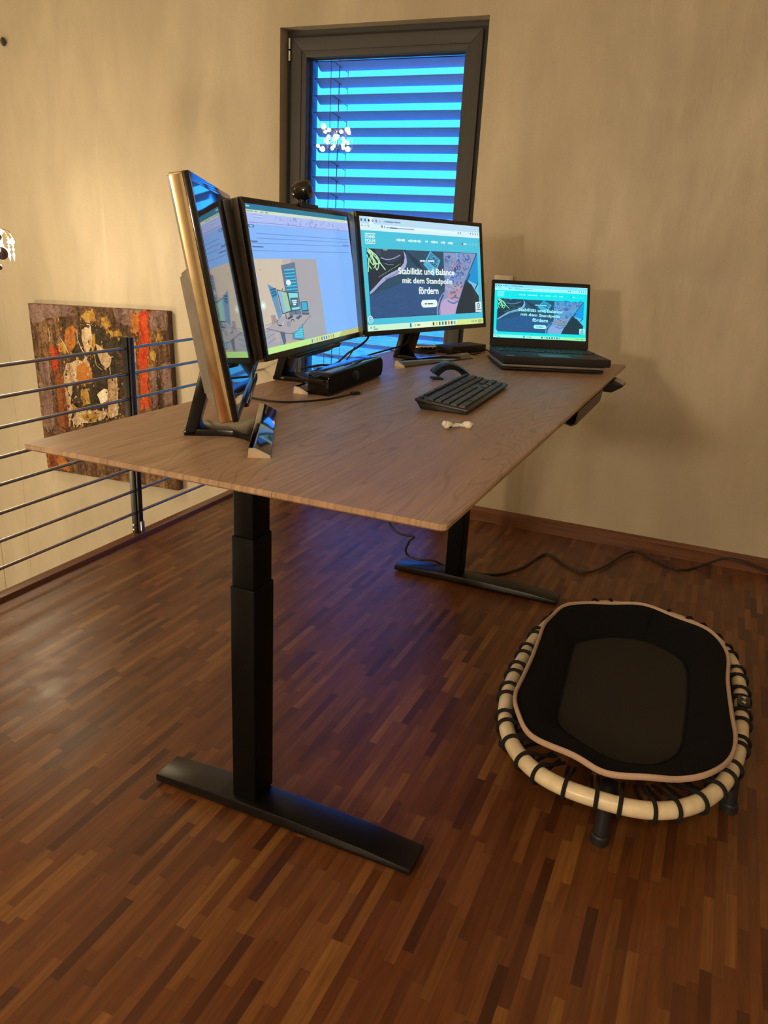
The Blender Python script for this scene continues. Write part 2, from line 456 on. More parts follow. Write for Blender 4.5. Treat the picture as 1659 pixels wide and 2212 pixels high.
def mat_paint(name, stops, bs=1.0, streak=(14, 1, 2.2)):
    t = NT(name); v = t.coord()
    n1 = t.noise(t.mapping(v, streak), 1., 6., .65, 1.2)
    n2 = t.noise(v, 28., 6., .7, 2.)
    n3 = t.noise(v, 75., 4., .7, 1.)
    f = t.mapr(t.math('ADD', t.math('MULTIPLY', n1, .5), t.math('MULTIPLY', n2, .5)), .36, .64, .25, .78)
    h = t.math('ADD', n2, t.math('MULTIPLY', n3, .5))
    return t.pbr(t.ramp(f, stops), .3, 0, .55, t.bump(h, bs, .012))
pb = (-2.5585, .795); pt_ang = math.radians(2.0)
pic = thing('canvas_painting', 'textured brown and red abstract figure painting hung slightly crooked in the stairwell', 'painting', (-2.053, WY, -.166))
PM = Matrix.Rotation(-pt_ang, 4, 'Y')
PWd, PHt = .985, .985
P_dark = mat_paint('oil_paint_umber', [(.3, (.030, .014, .008)), (.45, (.085, .042, .022)), (.55, (.16, .085, .045)), (.62, (.30, .15, .045)), (.72, (.36, .24, .16))])
P_mauve = mat_paint('oil_paint_mauve', [(.3, (.10, .05, .04)), (.5, (.26, .16, .14)), (.7, (.42, .30, .27))])
P_red = mat_paint('oil_paint_red', [(.3, (.22, .014, .006)), (.5, (.55, .035, .010)), (.7, (.75, .12, .02))])
P_rust = mat_paint('oil_paint_rust', [(.3, (.10, .02, .008)), (.5, (.30, .07, .018)), (.7, (.45, .16, .03))])
P_orange = mat_paint('oil_paint_orange', [(.3, (.30, .10, .02)), (.5, (.60, .20, .03)), (.7, (.62, .32, .06))])
P_gold = mat_paint('oil_paint_ochre', [(.3, (.16, .08, .015)), (.5, (.50, .28, .05)), (.7, (.70, .48, .12))])
P_flesh = mat_paint('oil_paint_pale_flesh', [(.3, (.22, .12, .05)), (.5, (.46, .33, .19)), (.7, (.74, .62, .44))], .5)
P_black = mat_paint('oil_paint_deep_brown', [(.3, (.012, .009, .006)), (.5, (.035, .026, .016)), (.7, (.10, .07, .03))])
P_white = mat_paint('oil_paint_cream_line', [(.3, (.6, .5, .38)), (.7, (.9, .85, .7))], .3)
P_side = mat_paint('oil_paint_canvas_side', [(.3, (.030, .016, .012)), (.6, (.09, .035, .02)), (.8, (.14, .06, .03))], .2)
b = MB(); b.box((-PWd / 2, -.040, 0), (PWd / 2, -.002, PHt), .003, mi=0)
obj('stretched_canvas', b, P_side, pic, PM)
Hp = Hmat([(78.7, 657.4), (377.6, 673.3), (402.8, 1055.2), (117.2, 1013.2)])
pm = MB()
def ppoly(pts, mi, lift, k=None, jag=0.006, dense=True):
    """paint patch: outline in photo pixels (or closer crop k) -> raised patch on the canvas"""
    uv = []
    for p in pts:
        if k == 'a': p = (60 + p[0] / 5.267, 640 + p[1] / 5.267)
        if k == 'b': p = (p[0] / 3.456, 640 + p[1] / 3.456)
        u, v_ = Hp(p); uv.append(((u - .5) * PWd, (1 - v_) * PHt))
    out = []
    n = len(uv)
    for i in range(n):
        a = Vector(uv[i] + (0,)); c = Vector(uv[(i + 1) % n] + (0,)); L = (c - a).length
        m = max(1, int(L / .02)) if dense else 1
        for q in range(m):
            pnt = a.lerp(c, q / m)
            out.append((min(PWd / 2, max(-PWd / 2, pnt.x + random.uniform(-jag, jag))), min(PHt, max(0, pnt.y + random.uniform(-jag, jag)))))
    o0 = len(pm.v)
    pm.prism(out, -.041 - lift, -.039, 'y', 0, mi)
    for q in range(int(len(out) * .9)):         # ragged paint around and across the patch edge
        ex, ez = random.choice(out); ex += random.gauss(0, .012); ez += random.gauss(0, .014)
        if abs(ex) > PWd / 2 - .01 or ez < .01 or ez > PHt - .01: continue
        rr_ = random.uniform(.003, .011); k_ = random.randint(5, 8); a0 = random.uniform(0, 6)
        el = random.uniform(.4, 1.)
        bl_ = [(ex + rr_ * el * random.uniform(.6, 1.2) * math.cos(a0 + 2 * PI * w_ / k_), ez + rr_ * random.uniform(.6, 1.3) * math.sin(a0 + 2 * PI * w_ / k_)) for w_ in range(k_)]
        pm.prism(bl_, -.0412 - lift - random.uniform(.0003, .0012), -.039, 'y', 0, mi if q % 3 else random.choice([0, 7, 0, 5, 3]))
def pline(pts, mi, w=.004, k='a'):
    path = []
    for p in pts:
        if k == 'a': p = (60 + p[0] / 5.267, 640 + p[1] / 5.267)
        if k == 'b': p = (p[0] / 3.456, 640 + p[1] / 3.456)
        u, v_ = Hp(p); path.append(((u - .5) * PWd, -.0435, (1 - v_) * PHt))
    pm.tube(catmull(path, 5), w, 6, mi=mi)
mats_p = [P_dark, P_mauve, P_red, P_rust, P_orange, P_gold, P_flesh, P_black, P_white]
pm.box((-PWd / 2, -.0405, 0), (PWd / 2, -.0395, PHt), mi=0)
ppoly([(100, 95), (600, 120), (620, 230), (330, 260), (150, 330), (120, 250)], 1, .0006, 'a')
ppoly([(900, 90), (1300, 120), (1310, 260), (1080, 240), (940, 200)], 1, .0006, 'b')
ppoly([(200, 700), (330, 720), (370, 1100), (380, 1500), (290, 1520), (240, 1100)], 1, .0008, 'a')
ppoly([(340, 560), (430, 590), (450, 800), (400, 860), (370, 800)], 2, .0014, 'a')
ppoly([(400, 850), (500, 900), (560, 1480), (450, 1500), (420, 1100)], 3, .0010, 'a')
ppoly([(300, 1760), (480, 1790), (560, 1980), (310, 1930)], 4, .0008, 'a'); ppoly([(300, 1760), (400, 1780), (420, 1940), (310, 1930)], 3, .0012, 'a')
ppoly([(520, 380), (620, 340), (640, 560), (560, 640), (520, 520)], 4, .0012, 'a')
ppoly([(420, 540), (500, 520), (540, 600), (520, 660), (440, 620)], 5, .0014, 'a')
ppoly([(560, 1480), (500, 1000), (520, 860), (700, 330), (860, 300), (1000, 400), (1140, 480), (1150, 1340), (1000, 1400), (900, 1440)], 7, .0006, 'a', .01)
ppoly([(700, 230), (760, 180), (860, 190), (870, 290), (760, 300)], 5, .0012, 'a')
ppoly([(930, 260), (1000, 240), (1050, 330), (1000, 380), (940, 330)], 5, .0016, 'a')
ppoly([(1000, 400), (1150, 400), (1180, 450), (1060, 470)], 5, .0014, 'a')
# bust on the left with its mask-like face
ppoly([(500, 860), (540, 760), (640, 725), (720, 730), (750, 690), (790, 760), (820, 860), (780, 980), (640, 1100), (560, 1480), (530, 1200), (505, 980)], 6, .0016, 'a', .004)
ppoly([(660, 790), (760, 750), (830, 820), (820, 980), (700, 1000), (640, 920)], 4, .0022, 'a')
ppoly([(600, 1000), (800, 960), (860, 1100), (800, 1240), (640, 1260), (580, 1200)], 7, .0020, 'a')
ppoly([(700, 1060), (770, 1050), (800, 1200), (740, 1240), (700, 1150)], 5, .0026, 'a')
ppoly([(710, 390), (750, 350), (810, 370), (830, 440), (820, 560), (780, 660), (740, 610), (715, 480)], 6, .0024, 'a', .002)
ppoly([(820, 440), (860, 420), (870, 560), (820, 640)], 5, .0022, 'a', .003)
# second face, arm, hand, thigh
ppoly([(870, 540), (920, 560), (1000, 640), (1050, 700), (1030, 790), (990, 815), (930, 760), (890, 660)], 6, .0024, 'a', .002)
ppoly([(1010, 900), (1110, 900), (1120, 1340), (1000, 1380), (1005, 1150)], 6, .0024, 'a', .002)
ppoly([(880, 1105), (960, 1045), (1000, 1050), (1000, 1180), (920, 1210)], 8, .0020, 'a', .002)
ppoly([(590, 1400), (640, 1310), (760, 1285), (900, 1290), (1000, 1300), (960, 1380), (820, 1430), (700, 1430), (640, 1470)], 6, .0024, 'a', .003)
ppoly([(680, 1340), (900, 1320), (860, 1400), (740, 1400)], 5, .003, 'a', .003)
ppoly([(600, 1250), (640, 1200), (660, 1250), (620, 1290)], 5, .002, 'a')
# right half
ppoly([(1000, 300), (1070, 320), (1080, 480), (1050, 500), (1010, 420)], 5, .0018, 'b')
ppoly([(1105, 120), (1165, 118), (1175, 300), (1160, 520), (1170, 820), (1115, 840), (1110, 620), (1090, 440), (1100, 300)], 2, .0022, 'b', .006)
ppoly([(1040, 130), (1100, 120), (1100, 260), (1060, 280)], 4, .0012, 'b')
ppoly([(1000, 520), (1090, 560), (1110, 830), (1030, 860), (1010, 700)], 0, .0012, 'b')
ppoly([(1190, 560), (1230, 560), (1240, 800), (1200, 820)], 1, .0016, 'b'); ppoly([(1270, 500), (1330, 480), (1350, 780), (1290, 800)], 1, .0014, 'b')
ppoly([(1180, 400), (1230, 420), (1220, 480), (1185, 470)], 5, .0018, 'b')
ppoly([(1230, 240), (1260, 250), (1265, 340), (1235, 330)], 5, .0014, 'b')
pline([(770, 322), (810, 340), (815, 420), (825, 520), (820, 580)], 8, .0022); pline([(700, 590), (730, 630), (750, 690), (740, 720)], 8, .0018)
pline([(660, 380), (665, 480), (700, 580), (730, 640)], 8, .0014); pline([(860, 690), (880, 780), (940, 830)], 8, .0012); pline([(1025, 815), (1035, 850), (1035, 880)], 8, .002)
pline([(470, 480), (520, 560), (560, 650)], 8, .0018); pline([(335, 360), (345, 450), (340, 520)], 6, .002); pline([(640, 1480), (700, 1425), (780, 1430)], 8, .002)
pline([(1030, 690), (1070, 685)], 8, .002)
for k in range(260):        # knife flecks
    x = random.uniform(330, 1250) if k % 2 else random.uniform(180, 640); y = random.uniform(180, 1500)
    a = random.uniform(0, PI); L = random.uniform(6, 26)
    pline([(x, y), (x + L * .6 * math.cos(a), y + L * .4 * math.sin(a) + 4), (x + L * math.cos(a), y + L * math.sin(a))], random.choice([5, 5, 5, 4, 6, 0, 7, 7, 3]), random.uniform(.0006, .0018))
obj('painted_picture', pm, mats_p, pic, PM, smooth=0)

# hook on the wall high at the left
b = MB(); b.sphere((0, -.018, 0), .016, 10, (.75, 1, 1.35)); b.lathe([(.006, 0), (.006, .02)], 8, M=Matrix.Rotation(PI / 2, 4, 'X'))
o = obj('wall_hook', b, plain('dark_faceted_stone', (.05, .045, .045), .3), smooth=0); o.location = (-2.60, WY, 2.118)
tag(o, 'small dark faceted knob high on the left plaster wall', 'wall knob')

# socket plate behind the laptop
so = thing('socket_plate', 'small pale wall socket plate just above the open laptop', 'socket', (.188, WY, 1.085))
b = MB(); b.prism(rrect(.082, .082, .006), -.011, 0, 'y', .001); obj('frame', b, M_white, so)
b = MB(); b.prism(rrect(.056, .056, .004), -.0135, -.010, 'y', .0008); obj('rocker', b, M_white, so)

# ------------------------------------------------------------------ crystal lamps
M_bulb = NT('lit_halogen_bulb').pbr((1, .9, .7), .3, emit=(1.0, .80, .50), es=40.)
M_bulb2 = NT('lit_lamp_glass').pbr((1, .9, .7), .3, emit=(1.0, .84, .58), es=9.)
M_crys = plain('lit_crystal', (.95, .86, .62), .06, .35)
M_gold = plain('pale_gilt_metal', (.80, .62, .34), .2, 1.)
def crystal_lamp(name, label, loc, R, n, bulb, watts, hang, bulb_mat, srad):
    r = thing(name, label, 'lamp', loc)
    b = MB(); b.lathe([(.004, -.10 * R / .15), (.03 * R / .15, -.07 * R / .15), (.012, -.03), (.02, .0), (.008, .03), (.006, .05)], 16)
    if hang > 0: b.tube([(0, 0, .04), (0, 0, hang)], .004, 8)
    else:
        b.tube(catmull([(0, 0, .02), (-.0, .06, .04), (0, -hang, .03)], 6), .008, 8); b.lathe([(.05, -.0), (.05, .012)], 20, M=Matrix.Translation((0, -hang, .03)) @ Matrix.Rotation(PI / 2, 4, 'X'))
    obj('stem', b, M_gold, r)
    for k in range(n):
        a = 2 * PI * (k + .5) / n; c, s = math.cos(a), math.sin(a)
        rr = R * (.8 + .2 * (k % 2))
        P = lambda q, z: (q * c, q * s, z)
        b = MB(); b.tube(catmull([P(.01, 0), P(rr * .35, .05 * R / .15), P(rr * .8, .035 * R / .15), P(rr, -.01 * R / .15)], 6), .0025, 6); arm = obj('arm', b, M_gold, r)
        b = MB(); z = -.012 * R / .15
        for i in range(4):
            h = .012 + .006 * (i % 2); b.lathe([(.0005, z), (.0055 + .002 * (i % 2), z - h * .4), (.0005, z - h)], 8, M=Matrix.Translation((rr * c, rr * s, 0))); z -= h + .001
        b.lathe([(.0005, z), (.006, z - .012), (.0005, z - .04)], 8, M=Matrix.Translation((rr * c, rr * s, 0)))
        obj('crystal_drop', b, M_crys, arm, smooth=0)
        q = rr * (.5 + .45 * ((k * 5) % 3) / 2); zb = (.03, -.05, -.01, -.085)[k % 4] * R / .15; b = MB()
        b.sphere((q * c, q * s, zb), bulb, 14); obj('bulb', b, bulb_mat, r)
    m = 6 if n > 10 else 2
    for k in range(m):                    # the light of the brightest bulbs
        l = bpy.data.lights.new('lamp_light', 'POINT'); l.energy = watts / m; l.color = WARM; l.shadow_soft_size = srad
        a = 2 * PI * k / m; lo = bpy.data.objects.new('lamp_light', l); COL.objects.link(lo); lo.parent = r
        lo.location = (R * .8 * math.cos(a), R * .8 * math.sin(a), (-.10, -.02, .06)[k % 3] * R / .15)
    return r
crystal_lamp('chandelier', 'crystal chandelier hanging over the stairwell, mirrored in the window pane', (-2.50, -.93, 2.14), .165, 18, .017, CHAND_W, ZC - 2.14, M_bulb, .022)
wl = crystal_lamp('pendant_lamp', 'small crystal pendant lamp with dark beads at the left picture edge', (-1.985, 1.705, 1.175), .078, 8, .012, PEND_W, ZC - 1.175, M_bulb2, .06)
for (x, z, r_) in ((.092, -.074, .029), (.076, -.010, .020), (.070, -.134, .013)):
    b = MB(); b.sphere((x, -.050, z), r_, 20); obj('dark_bead', b, M_bead, wl)
    b = MB(); b.tube(catmull([(0, 0, z * .5 - .01), (x * .5, -.03, z * .7 + .01), (x, -.05, z + r_ * .8)], 5), .0022, 6); obj('arm', b, M_gold, wl)
for (x, z, r_) in ((.084, -.062, .020), (.070, .004, .015)):
    b = MB(); b.sphere((x + .006, -.072, z), r_, 18, (1, .5, 1)); obj('lamp_lens', b, M_bulb2, wl)
# unseen lamp added on the lower floor to brighten the stairwell wall
fl = thing('lower_fill_lamp', 'added unseen fill lamp on the lower floor of the stairwell', 'lamp', (-3.7, -.6, ZB))
b = MB(); b.lathe([(.15, 0), (.15, .02), (.02, .03)], 24); obj('base', b, M_steel, fl)
b = MB(); b.tube([(0, 0, .02), (0, 0, 1.55)], .012, 10); obj('pole', b, M_steel, fl)
b = MB(); b.lathe([(.17, 1.45), (.13, 1.75)], 28); obj('lamp_shade', b, NT('fill_lamp_shade').pbr((.9, .8, .6), .8, emit=(1, .78, .5), es=2.), fl)
l = bpy.data.lights.new('lamp_light', 'POINT'); l.energy = LOWER_FILL_W; l.color = WARM; l.shadow_soft_size = .15
lo = bpy.data.objects.new('lamp_light', l); COL.objects.link(lo); lo.parent = fl; lo.location = (0, 0, 2.0)
rf = thing('rear_fill_lamp', 'added unseen fill lamp with a drum shade far behind the photographer', 'lamp', (.1, -4.2, 0))  # added out of view to brighten the wall under the desk
b = MB(); b.lathe([(.16, 0), (.16, .02), (.02, .03)], 24); obj('base', b, M_steel, rf)
b = MB(); b.tube([(0, 0, .02), (0, 0, 1.30)], .012, 10); obj('pole', b, M_steel, rf)
b = MB(); b.lathe([(.16, 1.15), (.13, 1.32)], 28); obj('lamp_shade', b, NT('fill_lamp_shade').pbr((.9, .8, .6), .8, emit=(1, .78, .5), es=2.), rf)
l = bpy.data.lights.new('lamp_light', 'POINT'); l.energy = REAR_FILL_W; l.color = (1.0, .78, .52); l.shadow_soft_size = .14
lo = bpy.data.objects.new('lamp_light', l); COL.objects.link(lo); lo.parent = rf; lo.location = (0, 0, 1.50)
cl = thing('ceiling_lamp', 'round flush ceiling lamp behind the photographer', 'lamp', (1.3, -2.7, ZC))
b = MB(); b.lathe([(.24, -.005), (.24, -.03), (.22, -.045)], 32); obj('base', b, M_white, cl)
b = MB(); b.lathe([(.21, -.046), (.20, -.07), (.10, -.085), (.001, -.088)], 32); obj('diffuser', b, NT('lit_diffuser').pbr((1, .95, .85), .5, emit=(1, .8, .55), es=3.), cl)
l = bpy.data.lights.new('lamp_light', 'AREA'); l.shape = 'DISK'; l.size = .5; l.energy = ROOM_W; l.color = (1.0, .84, .70)
lo = bpy.data.objects.new('lamp_light', l); COL.objects.link(lo); lo.parent = cl; lo.location = (0, 0, -.10)

# ------------------------------------------------------------------ DESK
DW, DL = .80, 1.955
dk = thing('standing_desk', 'height adjustable oak top desk on black steel T legs', 'desk', (0, 0, 0))
g = bmesh.new()
def loop(inset, z, rad):
    return [g.verts.new((x, y, z)) for x, y in rrect(DW - 2 * inset, DL - 2 * inset, rad, 4, DW / 2, DL / 2)]
L = [loop(.0025, TOP, .008), loop(0, TOP - .0025, .01), loop(0, TOP - .008, .01), loop(.003, TOP - .011, .009), loop(.055, TOP - .027, .006)]
g.faces.new(L[0]); g.faces.new(L[-1][::-1])
for A, B in zip(L, L[1:]):
    for i in range(len(A)): g.faces.new((A[i], B[i], B[(i + 1) % len(A)], A[(i + 1) % len(A)]))
b = MB(); b.bm(g); obj('tabletop', b, M_oak, dk, smooth=20)
UZ = TOP - .027
for y0 in (.262, DL - .2536):
    cx, cyy = .302, y0 + .012
    b = MB()
    foot = [(-.0 + .066, .006), (.066, .024), (.16, .030), (.24, .034), (.42, .034), (.60, .029), (.713, .020), (.713, .006)]
    b.prism(foot, y0 - .04, y0 + .04, 'y', .003)
    for x in (.09, .69): b.lathe([(.018, 0), (.018, .008)], 16, M=Matrix.Translation((x, y0, 0)))
    obj('foot', b, M_black, dk)
    for nm, w, d, z0, z1 in (('lower_column', .060, .076, .033, .552), ('middle_column', .054, .070, .54, .662), ('upper_column', .048, .064, .65, UZ)):
        b = MB(); b.box((cx - w / 2, cyy - d / 2, z0), (cx + w / 2, cyy + d / 2, z1), .004, 3); obj(nm, b, M_col, dk)
    b = MB(); b.prism([(.10, UZ - .002), (.10, UZ - .014), (.22, UZ - .030), (.50, UZ - .030), (.68, UZ - .014), (.68, UZ - .002)], cyy - .03, cyy + .03, 'y', .002); obj('side_bracket', b, M_black, dk)
b = MB()
for x in (.235, .345): b.box((x - .015, .30, UZ - .045), (x + .015, DL - .29, UZ - .006), .002)
obj('crossbeam', b, M_black, dk)
b = MB()
ty0, ty1 = 1.085, 1.490
b.prism([(.790, TOP - .020), (.793, TOP - .020), (.788, TOP - .060), (.775, TOP - .066), (.745, TOP - .058), (.745, UZ + .002), (.748, UZ + .002), (.748, TOP - .055), (.774, TOP - .063), (.785, TOP - .057)][::-1], ty0, ty1, 'y')
obj('under_desk_tray', b, plain('brown_grey_sheet_metal', (.10, .085, .07), .45, .3), dk)
b = MB(); b.prism([(.735, TOP - .022), (.735, TOP - .050), (.765, TOP - .062), (.795, TOP - .062), (.828, TOP - .040), (.828, TOP - .034), (.795, TOP - .022)], 1.690, 1.775, 'y', .002)
sw = obj('control_switch', b, M_soft, dk)
b = MB(); b.prism([(.796, TOP - .0218), (.828, TOP - .0335), (.828, TOP - .0345), (.796, TOP - .0230)], 1.700, 1.768, 'y'); obj('button_panel', b, plain('grey_button_panel', (.42, .40, .36), .5), sw)

# ------------------------------------------------------------------ screens (pictures shown by the displays)
class Screen:
    """flat picture drawn on a display: unit square u right, v down -> panel plane x,z; layers a tenth of a millimetre apart"""
    def __init__(s, x0, x1, z0, z1, y, strength=1.0, tint=None):
        s.b = MB(); s.mats = []; s.keys = {}; s.r = (x0, x1, z0, z1); s.y = y; s.n = 0; s.k = strength; s.tint = tint
    def mi(s, rgb):
        if s.tint: rgb = s.tint(rgb)
        rgb = tuple(int(max(0, min(255, c))) for c in rgb)
        if rgb not in s.keys: s.keys[rgb] = len(s.mats); s.mats.append(glow(rgb, s.k))
        return s.keys[rgb]
    def P(s, uv):
        x0, x1, z0, z1 = s.r; u = min(1, max(0, uv[0])); v = min(1, max(0, uv[1]))
        return (x0 + (x1 - x0) * u, s.y - .000005 * s.n, z1 - (z1 - z0) * v)
    def poly(s, uvs, rgb):
        s.n += 1; s.b.add([s.P(p) for p in uvs], [tuple(range(len(uvs)))], s.mi(rgb))
    def rect(s, u0, v0, u1, v1, rgb): s.poly([(u0, v0), (u0, v1), (u1, v1), (u1, v0)], rgb)
    def line(s, pts, w, rgb, asp=1.9):
        pts = [Vector((p[0] * asp, p[1])) for p in catmull([(p[0], p[1], 0) for p in pts], 5)] if len(pts) > 2 else [Vector((p[0] * asp, p[1])) for p in pts]
        A = []; B = []
        for i, p in enumerate(pts):
            d = (pts[min(i + 1, len(pts) - 1)] - pts[max(i - 1, 0)]).normalized(); nn = Vector((-d.y, d.x)) * w / 2
            A.append(((p.x + nn.x) / asp, p.y + nn.y)); B.append(((p.x - nn.x) / asp, p.y - nn.y))
        s.n += 1; vs = [s.P(a) for a in A] + [s.P(c) for c in B]; n = len(A)
        s.b.add(vs, [(i, i + 1, n + i + 1, n + i) for i in range(n - 1)], s.mi(rgb))
    def ell(s, u, v, ru, rv, rgb, n=20): s.poly([(u + ru * math.cos(2 * PI * k / n), v + rv * math.sin(2 * PI * k / n)) for k in range(n)], rgb)
    def text(s, txt, u0, v0, u1, v1, rgb, bold=.02, quad=None, clip=True):
        """text filling the box u0..u1 (v0 top, v1 baseline box bottom) or a quad TL,TR,BR,BL"""
        vs, fs = text_mesh(txt, bold)
        xs = [p[0] for p in vs]; ys = [p[1] for p in vs]; ax, bx, ay, by = min(xs), max(xs), min(ys), max(ys)
        out = []
        for x, y in vs:
            a = (x - ax) / (bx - ax); c = (by - y) / (by - ay)
            if quad:
                t0 = Vector(quad[0]).lerp(Vector(quad[1]), a); t1 = Vector(quad[3]).lerp(Vector(quad[2]), a); q = t0.lerp(t1, c); out.append((q.x, q.y))
            else: out.append((u0 + (u1 - u0) * a, v0 + (v1 - v0) * c))
        s.n += 1; s.b.add([s.P(p) for p in out], fs, s.mi(rgb))
    def build(s, name, parent, M):
        return obj(name, s.b, s.mats, parent, M, smooth=0, recalc=False)
_tc = {}
def text_mesh(txt, bold=.02):
    if (txt, bold) in _tc: return _tc[(txt, bold)]
    cu_ = bpy.data.curves.new('t', 'FONT'); cu_.body = txt; cu_.offset = bold; cu_.fill_mode = 'FRONT'; cu_.resolution_u = 3
    o = bpy.data.objects.new('t', cu_); COL.objects.link(o)
    dg = bpy.context.evaluated_depsgraph_get(); dg.update()
    me = o.evaluated_get(dg).to_mesh()
    vs = [(v.co.x, v.co.y) for v in me.vertices]; fs = [tuple(p.vertices) for p in me.polygons]
    o.evaluated_get(dg).to_mesh_clear(); bpy.data.objects.remove(o); bpy.data.curves.remove(cu_)
    _tc[(txt, bold)] = (vs, fs); return vs, fs

H3 = Hmat([(112, 157), (1503, 250), (1533, 1378), (205, 1478)])
def web_page(S, laptop=False):
    h = H3
    def pp(pts, rgb): S.poly([h(p) for p in pts], rgb)
    def ll(pts, w, rgb): S.line([h(p) for p in pts], w, rgb)
    S.rect(0, 0, 1, 1, (72, 196, 222))
    S.rect(0, 0, 1, .062, (186, 222, 244)); S.rect(0, .062, 1, .118, (214, 244, 250))
    S.rect(.066, .0, .096, .062, (228, 246, 252))
    for x, y in ((135, 200), (178, 203), (220, 208), (262, 210), (303, 212)):
        u, v = h((x, y)); S.ell(u, v, .006, .012, (70, 100, 130) if x != 220 else (30, 40, 60)); 
        if x in (262, 303): S.ell(u, v, .0025, .005, (200, 225, 240))
    ll([(345, 205), (352, 217)], .005, (90, 120, 150)); ll([(352, 217), (343, 228)], .005, (90, 120, 150))
    ll([(395, 210), (395, 226)], .008, (70, 100, 130))
    for (x0, y0, x1) in ((408, 218, 500), (505, 222, 582)): ll([(x0, y0), (x1, y0 + 6)], .012, (120, 150, 185))
    ll([(130, 265), (150, 267)], .006, (60, 90, 120)); ll([(170, 268), (185, 269)], .006, (130, 160, 180))
    u, v = h((215, 270)); S.ell(u, v, .006, .011, (90, 120, 150)); S.ell(u, v, .0035, .007, (214, 244, 250))
    S.poly([h(p) for p in [(355, 258), (1235, 318), (1236, 345), (356, 292)]], (226, 248, 252))
    u, v = h((370, 277)); S.ell(u, v, .006, .012, (100, 130, 160)); ll([(398, 268), (398, 292)], .010, (100, 130, 160))
    ll([(415, 285), (465, 288)], .009, (150, 175, 200)); ll([(465, 289), (545, 294)], .012, (100, 130, 165)); ll([(545, 294), (740, 302)], .010, (150, 175, 200))
    for x, y in ((1255, 330), (1282, 331), (1400, 336), (1428, 338), (1456, 340), (1484, 342)): 
        u, v = h((x, y)); S.ell(u, v, .004, .010, (90, 120, 150))
    ll([(1446, 280), (1452, 286)], .006, (100, 130, 160)); ll([(1480, 284), (1486, 290)], .006, (100, 130, 160))
    # logo
    ll([(172, 357), (294, 362)], .007, (225, 250, 250)); ll([(178, 470), (294, 474)], .007, (225, 250, 250))
    S.text('STAND', 0, 0, 0, 0, (225, 250, 250), .03, quad=[h((172, 372)), h((288, 377)), h((290, 415)), h((175, 412))])
    S.text('POLIN', 0, 0, 0, 0, (225, 250, 250), .03, quad=[h((176, 420)), h((290, 424)), h((292, 460)), h((180, 460))])
    for x0, x1, y in ((530, 632, 430), (668, 812, 437), (866, 897, 442), (932, 1012, 445), (1048, 1097, 449), (1130, 1186, 454)):
        n = max(2, (x1 - x0) // 16)
        for i in range(n):
            a = x0 + (x1 - x0) * i / n; ll([(a + 1, y - 4 + i * .6), (a + (x1 - x0) / n - 2, y - 3 + i * .6)], .014 + .006 * ((i * 7) % 3), (214, 244, 250))
    ll([(820, 440), (828, 441)], .006, (214, 244, 250))
    u, v = h((1300, 457)); S.ell(u, v, .006, .011, (50, 60, 80)); S.rect(u - .003, v, u + .004, v + .01, (190, 90, 80)); ll([(1314, 456), (1345, 458)], .014, (210, 240, 248)); ll([(1352, 460), (1362, 461)], .006, (190, 230, 240))
    for x in (1390, 1425, 1462): u, v = h((x, 462)); S.ell(u, v, .007, .013, (150, 225, 240)); S.ell(u, v, .005, .009, (72, 196, 222))
    # hero picture
    pp([(190, 530), (1470, 562), (1488, 1255), (238, 1335)], (46, 80, 104))
    pp([(228, 1075), (420, 1000), (640, 900), (860, 930), (1050, 1010), (1080, 1262), (238, 1335)], (50, 86, 132))
    for i in range(46):
        x = random.uniform(250, 980); y = random.uniform(1030, 1290)
        ll([(x, y), (x + random.uniform(20, 60), y - random.uniform(-10, 26))], .004, random.choice([(62, 100, 150), (42, 74, 116), (84, 98, 130)]))
    pp([(190, 530), (640, 540), (640, 640), (600, 740), (420, 850), (330, 960), (226, 1055), (205, 800)], (40, 52, 66))
    pp([(350, 535), (610, 540), (590, 640), (470, 700), (350, 640)], (52, 66, 84)); pp([(280, 535), (350, 537), (348, 620), (300, 590)], (70, 86, 104))
    for i in range(6): ll([(288 + i * 10, 540), (294 + i * 10, 600)], .003, (34, 44, 58))
    pp([(370, 536), (440, 538), (420, 552), (385, 550)], (150, 170, 120))
    ll([(350, 635), (420, 655), (500, 640), (575, 600)], .009, (150, 160, 200)); ll([(400, 700), (450, 715), (500, 712)], .006, (130, 140, 180))
    ll([(300, 740), (330, 820)], .004, (60, 72, 92)); ll([(230, 800), (330, 700), (440, 720)], .004, (66, 80, 100))
    pp([(610, 541), (640, 600), (652, 680), (635, 740), (600, 790), (540, 830), (420, 880), (330, 960), (270, 1025), (230, 1056), (227, 1030), (290, 960), (380, 860), (480, 800), (560, 760), (610, 700), (626, 630)], (166, 172, 214))
    ll([(600, 760), (500, 830), (400, 880)], .006, (96, 110, 150))
    for i in range(15):
        x = 330 + i * 17; y = 860 - i * 10.5; ll([(x, y), (x + 8, y - 14)], .005, (150, 200, 110))
    for q in ([(195, 545), (240, 600), (210, 700), (245, 765)], [(215, 545), (300, 640), (405, 775)], [(240, 560), (310, 620), (340, 690), (290, 700), (250, 600)], [(200, 560), (260, 640), (305, 775), (330, 700), (300, 620)], [(205, 640), (270, 720), (250, 600)], [(195, 600), (215, 680), (210, 800)]):
        ll(q, .011, (178, 236, 176))
    for q in ([(200, 530), (260, 580), (230, 690)], [(250, 620), (300, 700), (270, 760)]): ll(q, .007, (214, 250, 206))
    pp([(650, 560), (760, 640), (840, 760), (780, 740), (700, 660)], (34, 60, 82))
    # sticker
    pp([(921, 546), (1040, 655), (962, 845), (840, 705)], (86, 178, 216))
    pp([(1000, 760), (975, 800), (962, 845), (955, 800)], (120, 205, 235))
    ll([(935, 562), (1018, 650)], .005, (30, 60, 90)); ll([(880, 655), (990, 740)], .005, (30, 60, 90))
